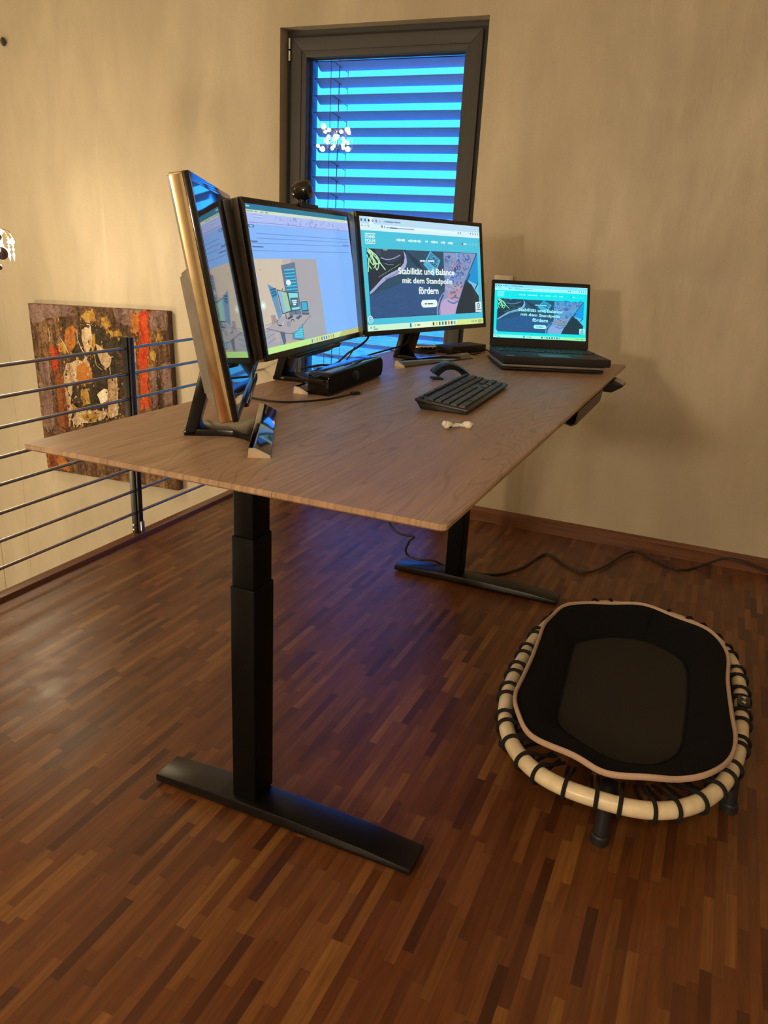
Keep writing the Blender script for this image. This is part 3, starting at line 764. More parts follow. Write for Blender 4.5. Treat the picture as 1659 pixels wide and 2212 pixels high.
    S.text('STAND', 0, 0, 0, 0, (28, 60, 92), .03, quad=[h((924, 572)), h((1016, 660)), h((1004, 700)), h((905, 612))])
    S.text('POLIN', 0, 0, 0, 0, (28, 60, 92), .03, quad=[h((905, 618)), h((1000, 705)), h((990, 742)), h((888, 652))])
    ll([(885, 712), (930, 755)], .006, (60, 130, 170))
    # leg with tattoos
    pp([(1340, 860), (1395, 850), (1480, 935), (1486, 1060), (1440, 1010)], (110, 196, 232))
    pp([(1462, 590), (1472, 562), (1482, 935), (1335, 870), (1400, 740)], (22, 148, 214))
    pp([(1270, 1080), (1335, 895), (1400, 930), (1485, 1070), (1488, 1255), (1210, 1272), (1225, 1180)], (36, 52, 62))
    ll([(1385, 805), (1345, 890)], .016, (36, 52, 66)); ll([(1475, 920), (1440, 985)], .014, (36, 52, 66)); ll([(1400, 930), (1450, 1050), (1400, 1150)], .003, (64, 84, 96))
    pp([(1075, 560), (1458, 568), (1430, 640), (1380, 760), (1320, 900), (1270, 1060), (1225, 1180), (1200, 1275), (1035, 1287), (1030, 1200), (1050, 1120), (1080, 1040), (1090, 940), (1080, 760)], (134, 152, 196))
    pp([(1092, 945), (1180, 985), (1300, 930), (1262, 1060), (1240, 1130), (1130, 1110)], (188, 146, 166))
    pp([(1120, 1090), (1240, 1140), (1205, 1275), (1038, 1287), (1032, 1190), (1060, 1120)], (190, 164, 204))
    for i in range(100):
        x = random.uniform(1088, 1430); y = random.uniform(575, 1040)
        if x > 1430 - (y - 570) * .42 or x < 1078 + max(0, y - 900) * .1: continue
        a = random.uniform(0, 2 * PI); r = random.uniform(18, 44)
        ll([(x, y), (x + r * .5 * math.cos(a), y + r * .8 * math.sin(a)), (x + r * .8 * math.cos(a + .9), y + r * 1.3 * math.sin(a + .9)), (x + r * .9 * math.cos(a + 1.8), y + r * 1.1 * math.sin(a + 1.8))], random.uniform(.008, .020), random.choice([(58, 92, 150), (70, 108, 168), (84, 110, 170), (52, 120, 190), (160, 140, 176), (140, 176, 216), (106, 140, 190)]))
    ll([(1180, 740), (1210, 695), (1260, 700), (1290, 740)], .010, (190, 110, 140)); ll([(1200, 745), (1240, 720), (1275, 745), (1240, 762), (1200, 745)], .007, (50, 70, 120)); u, v = h((1240, 742)); S.ell(u, v, .006, .010, (40, 60, 110))
    ll([(1160, 940), (1220, 975), (1290, 930)], .016, (196, 166, 160)); ll([(1105, 1010), (1160, 1050), (1250, 1020)], .013, (206, 128, 124)); ll([(1115, 1120), (1180, 1150), (1235, 1130)], .014, (72, 112, 184)); ll([(1150, 1100), (1200, 1080), (1245, 1090)], .010, (60, 96, 160))
    pp([(1062, 1030), (1084, 1020), (1050, 1120), (1030, 1200), (1040, 1287), (990, 1290), (990, 1200), (1020, 1100)], (146, 152, 196)); pp([(1062, 1040), (1075, 1060), (1035, 1140), (1015, 1240), (1020, 1288), (1004, 1289), (1004, 1200), (1030, 1110)], (70, 80, 122))
    # text
    S.text('Stabilität und Balance', 0, 0, 0, 0, (240, 252, 250), .022, quad=[h((548, 742)), h((1200, 756)), h((1200, 828)), h((552, 822))])
    S.text('mit dem Standpolin', 0, 0, 0, 0, (240, 252, 250), .022, quad=[h((594, 856)), h((1172, 868)), h((1174, 950)), h((598, 944))])
    S.text('fördern', 0, 0, 0, 0, (240, 252, 250), .022, quad=[h((782, 962)), h((1010, 968)), h((1012, 1046)), h((784, 1050))])
    for i, (a, c) in enumerate(((800, 862), (872, 884), (892, 965))):
        n = max(1, (c - a) // 12)
        for j in range(n): ll([(a + (c - a) * j / n, 664), (a + (c - a) * (j + 1) / n - 2, 665)], .013 + .004 * (j % 2), (235, 250, 250))
    q = [h(p) for p in [(810, 1115), (996, 1110), (998, 1196), (812, 1202)]]
    uc = sum(p[0] for p in q) / 4; vc = sum(p[1] for p in q) / 4; hw = (q[1][0] - q[0][0]) / 2; hh = (q[3][1] - q[0][1]) / 2
    pts = [(uc + sx * (hw - .02) + .02 * math.cos(math.radians(a)), vc + hh * math.sin(math.radians(a))) for sx, rng in ((1, range(-90, 91, 15)), (-1, range(90, 271, 15))) for a in rng]
    S.poly(pts, (232, 252, 246)); ll([(850, 1160), (878, 1159)], .012, (70, 90, 100)); ll([(884, 1159), (946, 1157)], .012, (60, 80, 90)); ll([(955, 1157), (962, 1157)], .005, (90, 110, 120))
    pp([(1441, 1135), (1510, 1128), (1513, 1245), (1444, 1252)], (220, 240, 246)); u, v = h((1478, 1176)); S.ell(u, v, .014, .029, (56, 70, 90)); S.ell(u, v, .009, .019, (220, 240, 246)); ll([(1472, 1185), (1484, 1166)], .007, (56, 70, 90)); ll([(1452, 1224), (1506, 1222)], .011, (90, 110, 140))
    u, v = h((233, 1343)); S.ell(u, v, .018, .034, (220, 246, 250)); S.ell(u, v, .014, .027, (84, 184, 206)); S.ell(u, v, .008, .016, (220, 246, 250)); S.ell(u, v, .005, .010, (84, 184, 206))
    # task bar
    S.rect(0, .945, 1, 1, (222, 246, 196))
    S.poly([(0, .945), (.35, .945), (.30, 1), (0, 1)], (204, 244, 214)); S.poly([(.75, .945), (1, .945), (1, 1), (.72, 1)], (214, 236, 148))
    S.rect(.345, .950, .505, .994, (232, 248, 214)); S.rect(.322, .952, .336, .990, (28, 130, 190))
    u, v = .366, .971; S.ell(u, v, .006, .012, (80, 110, 120)); S.ell(u, v, .004, .008, (232, 248, 214)); S.line([(.381, .972), (.408, .972)], .014, (120, 140, 140))
    for i, c in enumerate([(60, 80, 90), (226, 190, 110), (20, 110, 180), (20, 140, 100), (30, 80, 170), (220, 110, 100), (60, 90, 100), (120, 150, 200)]):
        S.rect(.516 + i * .0275, .955, .530 + i * .0275, .988, c)
    S.line([(.016, .972), (.03, .966)], .018, (140, 190, 210)); S.line([(.04, .963), (.052, .963)], .009, (120, 140, 120)); S.line([(.04, .984), (.072, .984)], .009, (120, 140, 120))
    for x in (.885, .900, .915, .928): S.ell(x, .972, .004, .009, (110, 130, 110))
    S.line([(.945, .965), (.975, .965)], .008, (120, 135, 90)); S.line([(.945, .984), (.975, .984)], .008, (120, 135, 90)); S.rect(.983, .962, .989, .985, (90, 110, 80))

H2 = Hmat([(165, 237), (1360, 378), (1530, 1755), (450, 2010)])
def mail_page(S):
    h = H2
    def pp(pts, rgb): S.poly([h(p) for p in pts], rgb)
    def ll(pts, w, rgb): S.line([h(p) for p in pts], w, rgb)
    S.rect(0, 0, 1, 1, (130, 182, 250))
    pp([(165, 237), (1360, 378), (1366, 425), (172, 305)], (14, 122, 152)); S.rect(0, .0, .4, .008, (30, 110, 170))
    pp([(172, 305), (1366, 425), (1370, 460), (180, 345)], (204, 222, 202))
    pp([(180, 345), (1370, 460), (1382, 552), (208, 478)], (170, 190, 246))
    pp([(208, 478), (1382, 552), (1384, 566), (210, 490)], (140, 176, 246))
    ll([(178, 265), (218, 273)], .010, (150, 210, 230)); ll([(1336, 395), (1344, 402)], .006, (150, 210, 230))
    for a in (185, 225, 275, 345, 400): ll([(a, 325 + (a - 185) * .1), (a + 34, 328 + (a - 185) * .1)], .009, (150, 170, 170))
    pp([(260, 372), (370, 384), (368, 408), (262, 398)], (190, 208, 250)); ll([(262, 372), (368, 384)], .003, (110, 130, 190)); ll([(265, 398), (366, 408)], .003, (110, 130, 190))
    random.seed(3)
    for i in range(42):
        x = random.uniform(500, 1290); y0 = 400 + (x - 500) * .075; r = random.choice([0, 22, 46, 70])
        ll([(x, y0 + r), (x + random.uniform(8, 22), y0 + r + 2)], random.choice([.009, .012, .018]), random.choice([(150, 168, 224), (140, 160, 220), (156, 170, 220), (132, 156, 218)]))
    for x in (560, 610, 725, 765, 900, 940, 1040, 1150): ll([(x, 405 + (x - 560) * .08), (x + 2, 450 + (x - 560) * .08)], .008, (140, 160, 220))
    ll([(215, 462), (520, 480), (1380, 552)], .004, (120, 140, 190))
    pp([(205, 487), (270, 492), (272, 524), (212, 520)], (12, 96, 150)); ll([(222, 504), (256, 508)], .008, (190, 220, 240))
    for p, q in (((300, 592), (1375, 655)), ((300, 650), (1378, 690)), ((250, 706), (1385, 738)), ((255, 797), (1390, 812))): ll([p, q], .004, (96, 134, 204))
    ll([(240, 687), (315, 690)], .010, (80, 110, 160)); ll([(255, 750), (383, 753)], .007, (70, 100, 150)); ll([(1310, 720), (1380, 722)], .006, (90, 120, 170))
    # attached photograph
    pp([(272, 893), (992, 893), (1122, 1800), (425, 1960)], (166, 164, 172))
    pp([(272, 893), (600, 893), (650, 1540), (380, 1720)], (204, 190, 172)); pp([(600, 893), (700, 893), (740, 1540), (650, 1545)], (186, 178, 172))
    ll([(343, 1013), (348, 1032)], .008, (80, 80, 90))
    pp([(583, 968), (742, 928), (862, 1858), (735, 1840), (640, 1300)], (98, 116, 142))
    pp([(620, 1018), (738, 1004), (782, 1282), (652, 1276)], (66, 206, 230))
    for i in range(7): 
        y = 1040 + i * 38; ll([(622 + i * 5, y + 6), (742 + i * 6, y - 6)], .016, (46, 120, 168))
    u, v = h((672, 1172)); S.ell(u, v, .022, .020, (226, 242, 246))
    pp([(740, 1760), (826, 1655), (852, 1832), (742, 1818)], (70, 186, 214))
    for i in range(4): ll([(750, 1730 + i * 28), (842, 1718 + i * 26)], .006, (110, 210, 226))
    pp([(470, 1555), (524, 1548), (546, 1642), (488, 1668)], (170, 146, 148)); ll([(500, 1560), (520, 1640)], .006, (130, 110, 120))
    for i in range(4): ll([(410, 1676 + i * 75), (560, 1612 + i * 60)], .004, (130, 124, 134))
    pp([(428, 1186), (528, 1246), (602, 1562), (562, 1604)], (104, 146, 188)); pp([(450, 1215), (524, 1256), (545, 1340), (492, 1368)], (50, 154, 198))
    for i in range(3): ll([(462 + i * 12, 1260 + i * 36), (528 + i * 6, 1240 + i * 30)], .012, (30, 96, 140))
    pp([(534, 1250), (658, 1282), (706, 1512), (604, 1546)], (52, 66, 80)); pp([(545, 1262), (652, 1290), (698, 1500), (610, 1532)], (158, 204, 170)); pp([(545, 1262), (590, 1274), (640, 1515), (610, 1532)], (140, 184, 222))
    pp([(660, 1283), (786, 1287), (814, 1492), (708, 1508)], (44, 58, 74)); pp([(668, 1292), (778, 1296), (804, 1484), (714, 1496)], (130, 220, 226)); pp([(690, 1350), (780, 1346), (796, 1455), (706, 1470)], (62, 106, 136))
    for y, a, c in ((1385, 712, 768), (1408, 720, 766), (1430, 728, 758)): ll([(a, y), (c, y - 2)], .010, (226, 244, 246))
    pp([(420, 1704), (590, 1628), (735, 1545), (934, 1552), (732, 1764)], (172, 162, 166)); ll([(420, 1706), (732, 1764), (934, 1553)], .006, (120, 108, 110))
    pp([(812, 1396), (888, 1392), (908, 1512), (826, 1514)], (44, 60, 80)); pp([(820, 1404), (882, 1401), (896, 1496), (832, 1500)], (56, 172, 218)); pp([(830, 1520), (914, 1526), (908, 1552), (826, 1548)], (80, 92, 112))
    pp([(660, 1590), (722, 1552), (722, 1580), (672, 1606)], (48, 58, 72)); pp([(752, 1588), (800, 1552), (832, 1562), (790, 1606)], (76, 92, 118)); ll([(704, 1630), (712, 1606), (734, 1612), (738, 1632)], .008, (60, 70, 84)); pp([(655, 1625), (700, 1622), (696, 1688), (655, 1690)], (140, 146, 158))
    ll([(640, 1540), (650, 1600)], .012, (48, 56, 70)); ll([(756, 1505), (760, 1560)], .010, (48, 56, 70)); ll([(540, 1600), (560, 1670), (600, 1672)], .008, (56, 62, 76)); ll([(600, 1672), (620, 1625)], .008, (206, 214, 226))
    ll([(600, 1240), (604, 1262)], .012, (50, 56, 66))
    pp([(575, 1742), (632, 1752), (652, 1900), (622, 1906)], (86, 96, 122)); ll([(726, 1770), (722, 1870)], .008, (96, 104, 126)); ll([(534, 1780), (600, 1910)], .004, (120, 116, 130))
    pp([(512, 1750), (560, 1752), (580, 1860), (540, 1880)], (184, 168, 170))
    pp([(640, 1870), (735, 1840), (862, 1858), (640, 1910)], (186, 166, 150))
    u, v = h((384, 1440)); S.ell(u, v, .024, .030, (206, 222, 206)); S.ell(u, v, .012, .014, (240, 250, 240))
    # task bar
    S.rect(0, .957, 1, 1, (204, 228, 150)); S.poly([(0, .957), (.45, .957), (.4, 1), (0, 1)], (192, 236, 138)); S.poly([(.75, .957), (1, .957), (1, 1), (.7, 1)], (190, 192, 120))
    for i, c in enumerate([(60, 130, 180), (180, 200, 170), (220, 120, 110), (220, 170, 120), (60, 100, 180), (50, 120, 170), (70, 90, 160), (210, 120, 120), (190, 160, 120), (130, 130, 160)]):
        S.rect(.40 + i * .026, .965, .411 + i * .026, .992, c)

# ------------------------------------------------------------------ MONITORS
MW, MH = .670, .361
M_back = plain('grey_metallic_plastic', (.28, .26, .23), .34, .5)
M_off = plain('dark_glossy_screen_glass', (.006, .007, .010), .035, 0, .8)
M_sidegold = plain('polished_side_band', (.80, .66, .44), .10, 1.)
def monitor(label, x, y, zc, yaw, tilt, page, side, lip):
    m = thing('monitor', label, 'monitor', (x, y, TOP), math.radians(yaw), 'monitors on the desk')
    T = Matrix.Translation((0, 0, zc - TOP)) @ Matrix.Rotation(-math.radians(tilt), 4, 'X')
    D = .028
    b = MB()        # front frame with a rounded lip around the panel
    sx0, sx1, sz0, sz1 = -.3215, .3165, -.1655, .1675
    for poly in ([(-MW / 2, -MH / 2), (-MW / 2, MH / 2), (sx0, sz1), (sx0, sz0)], [(MW / 2, -MH / 2), (sx1, sz0), (sx1, sz1), (MW / 2, MH / 2)],
                 [(-MW / 2, MH / 2), (MW / 2, MH / 2), (sx1, sz1), (sx0, sz1)], [(-MW / 2, -MH / 2), (sx0, sz0), (sx1, sz0), (MW / 2, -MH / 2)]):
        b.prism(poly, 0, .0095, 'y', .0008)
    fr_ = obj('front_frame', b, M_bezel if page else M_gloss, m, T)
    b = MB(); b.prism(rrect(MW, MH, .003, 3), .0094, D, 'y', .0008); obj('side_band', b, side, m, T)
    b = MB()
    hump = [(-.5, 0), (.5, 0), (.47, 1), (-.47, 1)]
    g = bmesh.new()
    A = [g.verts.new((sx * (MW / 2 - .004), D - .002, z)) for sx, z in ((-1, -MH / 2 + .01), (1, -MH / 2 + .01), (1, .055), (-1, .055))]
    B_ = [g.verts.new((sx * (MW / 2 - .012), D + .016, z)) for sx, z in ((-1, -MH / 2 + .045), (1, -MH / 2 + .045), (1, .045), (-1, .045))]
    C_ = [g.verts.new((sx * (MW / 2 - .10), D + .030, z)) for sx, z in ((-1, -MH / 2 + .07), (1, -MH / 2 + .07), (1, .03), (-1, .03))]
    g.faces.new(C_)
    for P_, Q_ in ((A, B_), (B_, C_)):
        for i in range(4): g.faces.new((P_[i], P_[(i + 1) % 4], Q_[(i + 1) % 4], Q_[i]))
    bmesh.ops.recalc_face_normals(g, faces=g.faces); bmesh.ops.bevel(g, geom=list(g.edges), offset=.003, segments=2, affect='EDGES'); b.bm(g)
    b.prism(rrect(MW - .006, MH - .006, .002, 2), D - .002, D + .003, 'y')
    obj('back_cover', b, M_back, m, T)
    b = MB(); b.box((sx0 - .001, .0006, sz0 - .001), (sx1 + .001, .006, sz1 + .001))
    sc = obj('screen', b, M_off if not page else plain('lit_lcd_glass', (.01, .01, .012), .2), m, T)
    if page:
        S = Screen(sx0, sx1, sz0, sz1, .0004, 1.0); page(S); S.build('screen_picture', sc, Matrix.Identity(4))
    if lip:
        b = MB(); b.prism([(-.195, -MH / 2 + .002), (-.175, -MH / 2 - .010), (-.10, -MH / 2 - .016), (.05, -MH / 2 - .016), (.12, -MH / 2 - .010), (.14, -MH / 2 + .002)], .004, .020, 'y', .0015)
        b.prism([(-.19, -MH / 2 - .001), (-.170, -MH / 2 - .011), (.115, -MH / 2 - .011), (.135, -MH / 2 - .001)], -.004, .006, 'y', .0015)
        obj('bottom_lip', b, M_gloss, m, T)
    if page is web_page:
        vs, fs = text_mesh('SAMSUNG', .02); xs = [p[0] for p in vs]; ys = [p[1] for p in vs]
        b = MB(); b.add([(-.034 + .046 * (p[0] - min(xs)) / (max(xs) - min(xs)), -.0003, -.1765 + .0065 * (p[1] - min(ys)) / (max(ys) - min(ys))) for p in vs], fs)
        obj('maker_lettering', b, plain('grey_print', (.12, .12, .12), .5), fr_, smooth=0, recalc=False)
    # stand: upright leaning forward, flared foot plate, triangular front bar
    b = MB()
    b.prism([(.094, .000), (.072, .000), (.004 + .020, .165), (.050, .165)], -.046, .040, 'x', .002)
    b.prism([(.060, .010), (.094, .010), (.094, 0), (.06, 0)], -.046, .040, 'x', .002)
    pl = [(-.046, .092), (.040, .092), (.038, .030), (.042, .0), (.060, -.022), (.085, -.036), (-.090, -.036), (-.066, -.022), (-.048, .0), (-.044, .030)]
    b.prism(pl, .0, .013, 'z', .0015)
    obj('stand', b, M_stand, m)
    b = MB(); b.prism([(-.077, .0), (-.077, .0045), (-.050, .018), (-.038, .018), (-.036, .0)], -.193, .193, 'x', .001)
    br = obj('base_bar', b, M_dchrome, m)
    for s_ in (-1, 1):
        b = MB(); b.prism([(-.0765, .0002), (-.0765, .0045), (-.050, .0175), (-.0385, .0175), (-.0365, .0002)], s_ * .193, s_ * .1965, 'x')
        obj('end_cap', b, plain('champagne_end_cap', (.80, .70, .55), .3, .6), br)
    return m
monitor('leftmost monitor, edge on, screen dark and only mirroring its neighbour', .250, .296, 1.134, 119.583, 10.5, None, M_sidegold, True)
monitor('middle monitor with webcam, showing a mail window and a room photo', .082, .912, 1.133, 95.529, 10.356, mail_page, M_back, True)
monitor('right monitor showing the turquoise web page, beside the laptop', .178, 1.526, 1.137, 73.649, 9.308, web_page, M_back, False)

# webcam clipped on the middle monitor
wc = thing('webcam', 'small round black webcam clipped on the top of the middle monitor', 'webcam', (0, 0, 0))
wc.matrix_basis = Matrix.Translation((.082, .912, 1.133)) @ Matrix.Rotation(math.radians(95.529), 4, 'Z') @ Matrix.Rotation(-math.radians(10.356), 4, 'X') @ Matrix.Translation((.03, 0, MH / 2))
b = MB(); b.prism(rrect(.13, .05, .012, 4, .0, .018), .0005, .0045, 'z', .001); b.box((-.055, -.008, -.004), (.055, -.001, .004), .001)
b.box((-.018, .022, -.03), (.018, .030, .003), .002); obj('clip', b, M_soft, wc)
b = MB(); b.lathe([(.015, .004), (.012, .010), (.012, .018), (.016, .022)], 18, M=Matrix.Translation((.002, .014, 0))); obj('swivel', b, M_gloss, wc)
b = MB()
b.lathe([(.004, -.024), (.017, -.022), (.0225, -.012), (.0245, .0), (.0245, .016), (.022, .024), (.010, .0265), (.001, .027)], 26, M=Matrix.Translation((.002, .012, .040)) @ Matrix.Rotation(PI / 2, 4, 'X') @ Matrix.Rotation(-.0, 4, 'Y'))
bd = obj('camera_body', b, M_gloss, wc)
b = MB(); b.lathe([(.009, 0), (.009, .002), (.006, .003), (.001, .0035)], 18, M=Matrix.Translation((.002, -.0145, .040)) @ Matrix.Rotation(PI / 2, 4, 'X')); obj('lens', b, plain('blue_coated_lens', (.01, .02, .05), .05), bd)

# ------------------------------------------------------------------ LAPTOPS
LX0, LY0, LYAW = .513, 1.796, math.radians(26.99)
cl_ = thing('closed_laptop', 'flat closed silver and black laptop under the open one', 'laptop', (LX0 - .004, LY0 - .004, TOP), LYAW)
b = MB(); b.prism([(-.172, -.246), (.160, -.246), (.165, -.240), (.168, -.01), (.160, .0), (-.170, .0), (-.175, -.01), (-.176, -.240)], .0035, .0115, 'z', .003); obj('base', b, M_soft, cl_)
b = MB(); b.prism([(-.172, -.246), (.160, -.246), (.166, -.238), (.168, -.01), (.160, .0), (-.170, .0), (-.175, -.01), (-.177, -.238)], .0125, .0215, 'z', .003); obj('lid', b, M_silver, cl_)
for x in (-.14, .13):
    for y in (-.22, -.03):
        b = MB(); b.lathe([(.008, 0), (.008, .004)], 12, M=Matrix.Translation((x, y, 0))); obj('rubber_foot', b, M_gasket, cl_)
lp = thing('open_laptop', 'open black laptop with lit turquoise screen on the far desk corner', 'laptop', (LX0, LY0, TOP + .0215), LYAW)
LW, LD = .356, .256
b = MB(); b.prism([(-LW / 2, -LD + .004), (-LW / 2 + .006, -LD), (LW / 2 - .010, -LD), (LW / 2, -LD + .008), (LW / 2, -.004), (LW / 2 - .004, 0), (-LW / 2 + .004, 0), (-LW / 2, -.004)], .002, .026, 'z', .0025); base = obj('base', b, M_soft, lp)
b = MB(); b.box((-.052, -LD + .022, .0262), (.052, -LD + .082, .0266)); obj('touchpad', b, plain('touchpad_plastic', (.022, .023, .026), .3), base)
b = MB(); b.box((-.165, -LD + .016, .0262), (-.142, -LD + .028, .0266)); obj('sticker', b, plain('pale_sticker', (.45, .45, .43), .4), base, smooth=0)
b = MB(); b.box((.125, -LD + .024, .0262), (.160, -LD + .029, .0266)); obj('maker_badge', b, plain('silver_badge', (.55, .50, .45), .25, .8), base, smooth=0)
kb = MB(); kb.box((-.008, -.0075, 0), (.008, .0075, .0018), .0008)
first = None
def keycopy(first, parent, x, y, z, sx=1., sy=1.):
    k = first.copy(); COL.objects.link(k); k.parent = parent; k.matrix_basis = Matrix.Translation((x, y, z)) @ Matrix.Diagonal((sx, sy, 1, 1)); return k
row_z = .0262
first = obj('key', kb, M_key, base, Matrix.Translation((-.160, -.030, row_z)) @ Matrix.Diagonal((.9, .6, 1, 1)))
for r_ in range(6):
    y = -.030 - [0, .0155, .0335, .0515, .0695, .0875][r_]
    x = -.160; c = 0
    while x < .165:
        w = 1.
        if r_ == 5 and c == 4: w = 5.
        elif c == 0 and r_ in (2, 3, 4): w = 1.3 + .25 * (r_ - 2)
        xx = x + (w - 1) * .009
        if not (r_ == 0 and c == 0): keycopy(first, base, xx, y, row_z, w * 1.02 if w > 1 else .95, .6 if r_ == 0 else .97)
        x += .0184 * w + (.0 if w == 1 else .002); c += 1
LT = Matrix.Translation((0, -.001, .026)) @ Matrix.Rotation(-math.radians(17.8), 4, 'X')
SH = .233
b = MB(); b.prism(rrect(LW - .002, SH, .006, 4, 0, SH / 2), .0, .007, 'y', .001); lid = obj('lid', b, M_soft, lp, LT)
b = MB(); b.prism(rrect(LW - .006, SH - .006, .005, 4, 0, SH / 2), -.0008, .001, 'y'); obj('screen_bezel', b, M_soft, lp, LT)
b = MB(); b.box((-.166, -.0016, .031), (.166, -.0004, .2185)); scn = obj('screen', b, plain('lit_lcd_glass', (.01, .01, .012), .2), lp, LT)
def lap_tint(c):
    r, g, bl_ = c
    if (r, g, bl_) == (72, 196, 222): return (0, 234, 240)
    return (r * .72, min(255, g * 1.03 + 6), min(255, bl_ * 1.06 + 8))
S = Screen(-.166, .166, .031, .2185, -.0017, 1.0, lap_tint); random.seed(11); web_page(S, True); S.build('screen_picture', scn, Matrix.Identity(4))
b = MB()
for x in (-.12, .12): b.tube([(x - .02, -.001, .026), (x + .02, -.001, .026)], .006, 12)
obj('hinge', b, M_soft, lp)

# ------------------------------------------------------------------ KEYBOARD
kbd = thing('keyboard', 'full size black wireless keyboard lying on the desk top', 'keyboard', (.5165, .950, TOP), math.radians(92.7))
KT = Matrix.Rotation(math.radians(-6.0) * -1, 4, 'X')
KW, KD = .435, .132
Mk = Matrix.Translation((0, -KD / 2, .006)) @ Matrix.Rotation(math.radians(6.), 4, 'X')
b = MB(); b.prism(rrect(KW, KD, .003, 3, 0, KD / 2), .0, .007, 'z', .0015); body = obj('body', b, M_key, kbd, Mk)
b = MB(); b.prism([(-KD / 2 + .006, .001), (KD / 2 - .014, .001), (KD / 2 - .002, .0185), (-KD / 2 + .004, .0062)], -KW / 2 + .008, KW / 2 - .008, 'x', .001); obj('wedge_base', b, M_soft, kbd)
kb = MB()
g = bmesh.new(); bmesh.ops.create_cube(g, size=1)
for v_ in g.verts:
    s_ = .0082 if v_.co.z < 0 else .0074
    v_.co = Vector((math.copysign(s_, v_.co.x), math.copysign(s_, v_.co.y), .0 if v_.co.z < 0 else .0042))
bmesh.ops.bevel(g, geom=list(g.edges), offset=.001, segments=2, affect='EDGES'); kb.bm(g)
first = None; nk = 0
rows = [(.122, .55), (.098, 1), (.0785, 1), (.059, 1), (.0395, 1), (.019, 1)]
layout = [
    [(0, 1), (2, 1), (3, 1), (4, 1), (5, 1), (6.5, 1), (7.5, 1), (8.5, 1), (9.5, 1), (11, 1), (12, 1), (13, 1), (14, 1), (15.3, 1), (16.3, 1), (17.3, 1), (18.6, 1), (19.6, 1), (20.6, 1), (21.6, 1)],
    [(i, 1) for i in range(13)] + [(13, 2)] + [(15.3, 1), (16.3, 1), (17.3, 1), (18.6, 1), (19.6, 1), (20.6, 1), (21.6, 1)],
    [(0, 1.5)] + [(1.5 + i, 1) for i in range(12)] + [(13.5, 1.5), (15.3, 1), (16.3, 1), (17.3, 1), (18.6, 1), (19.6, 1), (20.6, 1), (21.6, 1)],
    [(0, 1.75)] + [(1.75 + i, 1) for i in range(11)] + [(12.75, 2.25), (18.6, 1), (19.6, 1), (20.6, 1)],
    [(0, 1.25)] + [(1.25 + i, 1) for i in range(11)] + [(12.25, 2.75), (16.3, 1), (18.6, 1), (19.6, 1), (20.6, 1), (21.6, 1)],
    [(0, 1.25), (1.25, 1.25), (2.5, 1.25), (3.75, 6.25), (10, 1.25), (11.25, 1.25), (12.5, 1.25), (13.75, 1.25), (15.3, 1), (16.3, 1), (17.3, 1), (18.6, 2), (20.6, 1)]]
U = (KW - .016) / 22.6
for (yk, sy), row in zip(rows, layout):
    for a, w in row:
        xk = -KW / 2 + .008 + (a + w / 2) * U; sx = (w * U - .0022) / .0164
        if first is None:
            first = obj('key', kb, M_key, kbd, Mk @ Matrix.Translation((xk, yk - .001, .0072)) @ Matrix.Diagonal((sx, sy, 1, 1)))
        else:
            k = first.copy(); COL.objects.link(k); k.parent = kbd; k.matrix_basis = Mk @ Matrix.Translation((xk, yk - .001, .0072)) @ Matrix.Diagonal((sx, sy, 1, 1))

# ------------------------------------------------------------------ MOUSE
ms = thing('computer_mouse', 'black arched mouse behind the keyboard', 'mouse', (.337, 1.178, TOP), math.radians(36))
def arc_shell(x0, x1, w0, w1, th, z_of, n=20, mi=0):
    vs = []; fs = []; seg = 10
    for i in range(n + 1):
        u = i / n; x = x0 + (x1 - x0) * u; zc_ = z_of(x); e = 1e-4
        sl = (z_of(x + e) - z_of(x - e)) / (2 * e); nl = math.hypot(1, sl); nx, nz = -sl / nl, 1 / nl
        wd = w0 + (w1 - w0) * u; thk = th(u)
        for k in range(seg + 1):
            t_ = -1 + 2 * k / seg; vs.append((x, wd * t_, zc_ - .006 * t_ * t_))
        for k in range(seg + 1):
            t_ = 1 - 2 * k / seg; vs.append((x - nx * thk, wd * t_ * .93, zc_ - .006 * t_ * t_ - nz * thk))
    m_ = 2 * (seg + 1)
    for i in range(n):
        for k in range(m_): k2 = (k + 1) % m_; fs.append((i * m_ + k, i * m_ + k2, (i + 1) * m_ + k2, (i + 1) * m_ + k))
    fs.append(tuple(range(m_))[::-1]); fs.append(tuple(n * m_ + k for k in range(m_))); return vs, fs
zf = lambda x: .014 + .037 * math.sin(min(1, max(0, (x + .004) / .122)) ** .85 * PI) ** .8 if 0 < x < .118 else .014
b = MB(); vs, fs = arc_shell(.002, .115, .024, .029, lambda u: .012 + .007 * (1 - u) ** 2, zf); b.add(vs, fs)
obj('shell', b, plain('satin_black_shell', (.018, .022, .026), .3), ms)
b = MB(); b.lathe([(.004, -.003), (.0065, -.002), (.0065, .002), (.004, .003)], 14, M=Matrix.Translation((.018, 0, .0285)) @ Matrix.Rotation(PI / 2, 4, 'X')); obj('scroll_wheel', b, M_gasket, ms)
b = MB(); b.prism(rrect(.034, .044, .008, 4, .018, 0), .0, .0035, 'z', .001); b.prism(rrect(.014, .05, .005, 4, .113, 0), .0, .004, 'z', .001); obj('glide_feet', b, M_gasket, ms)

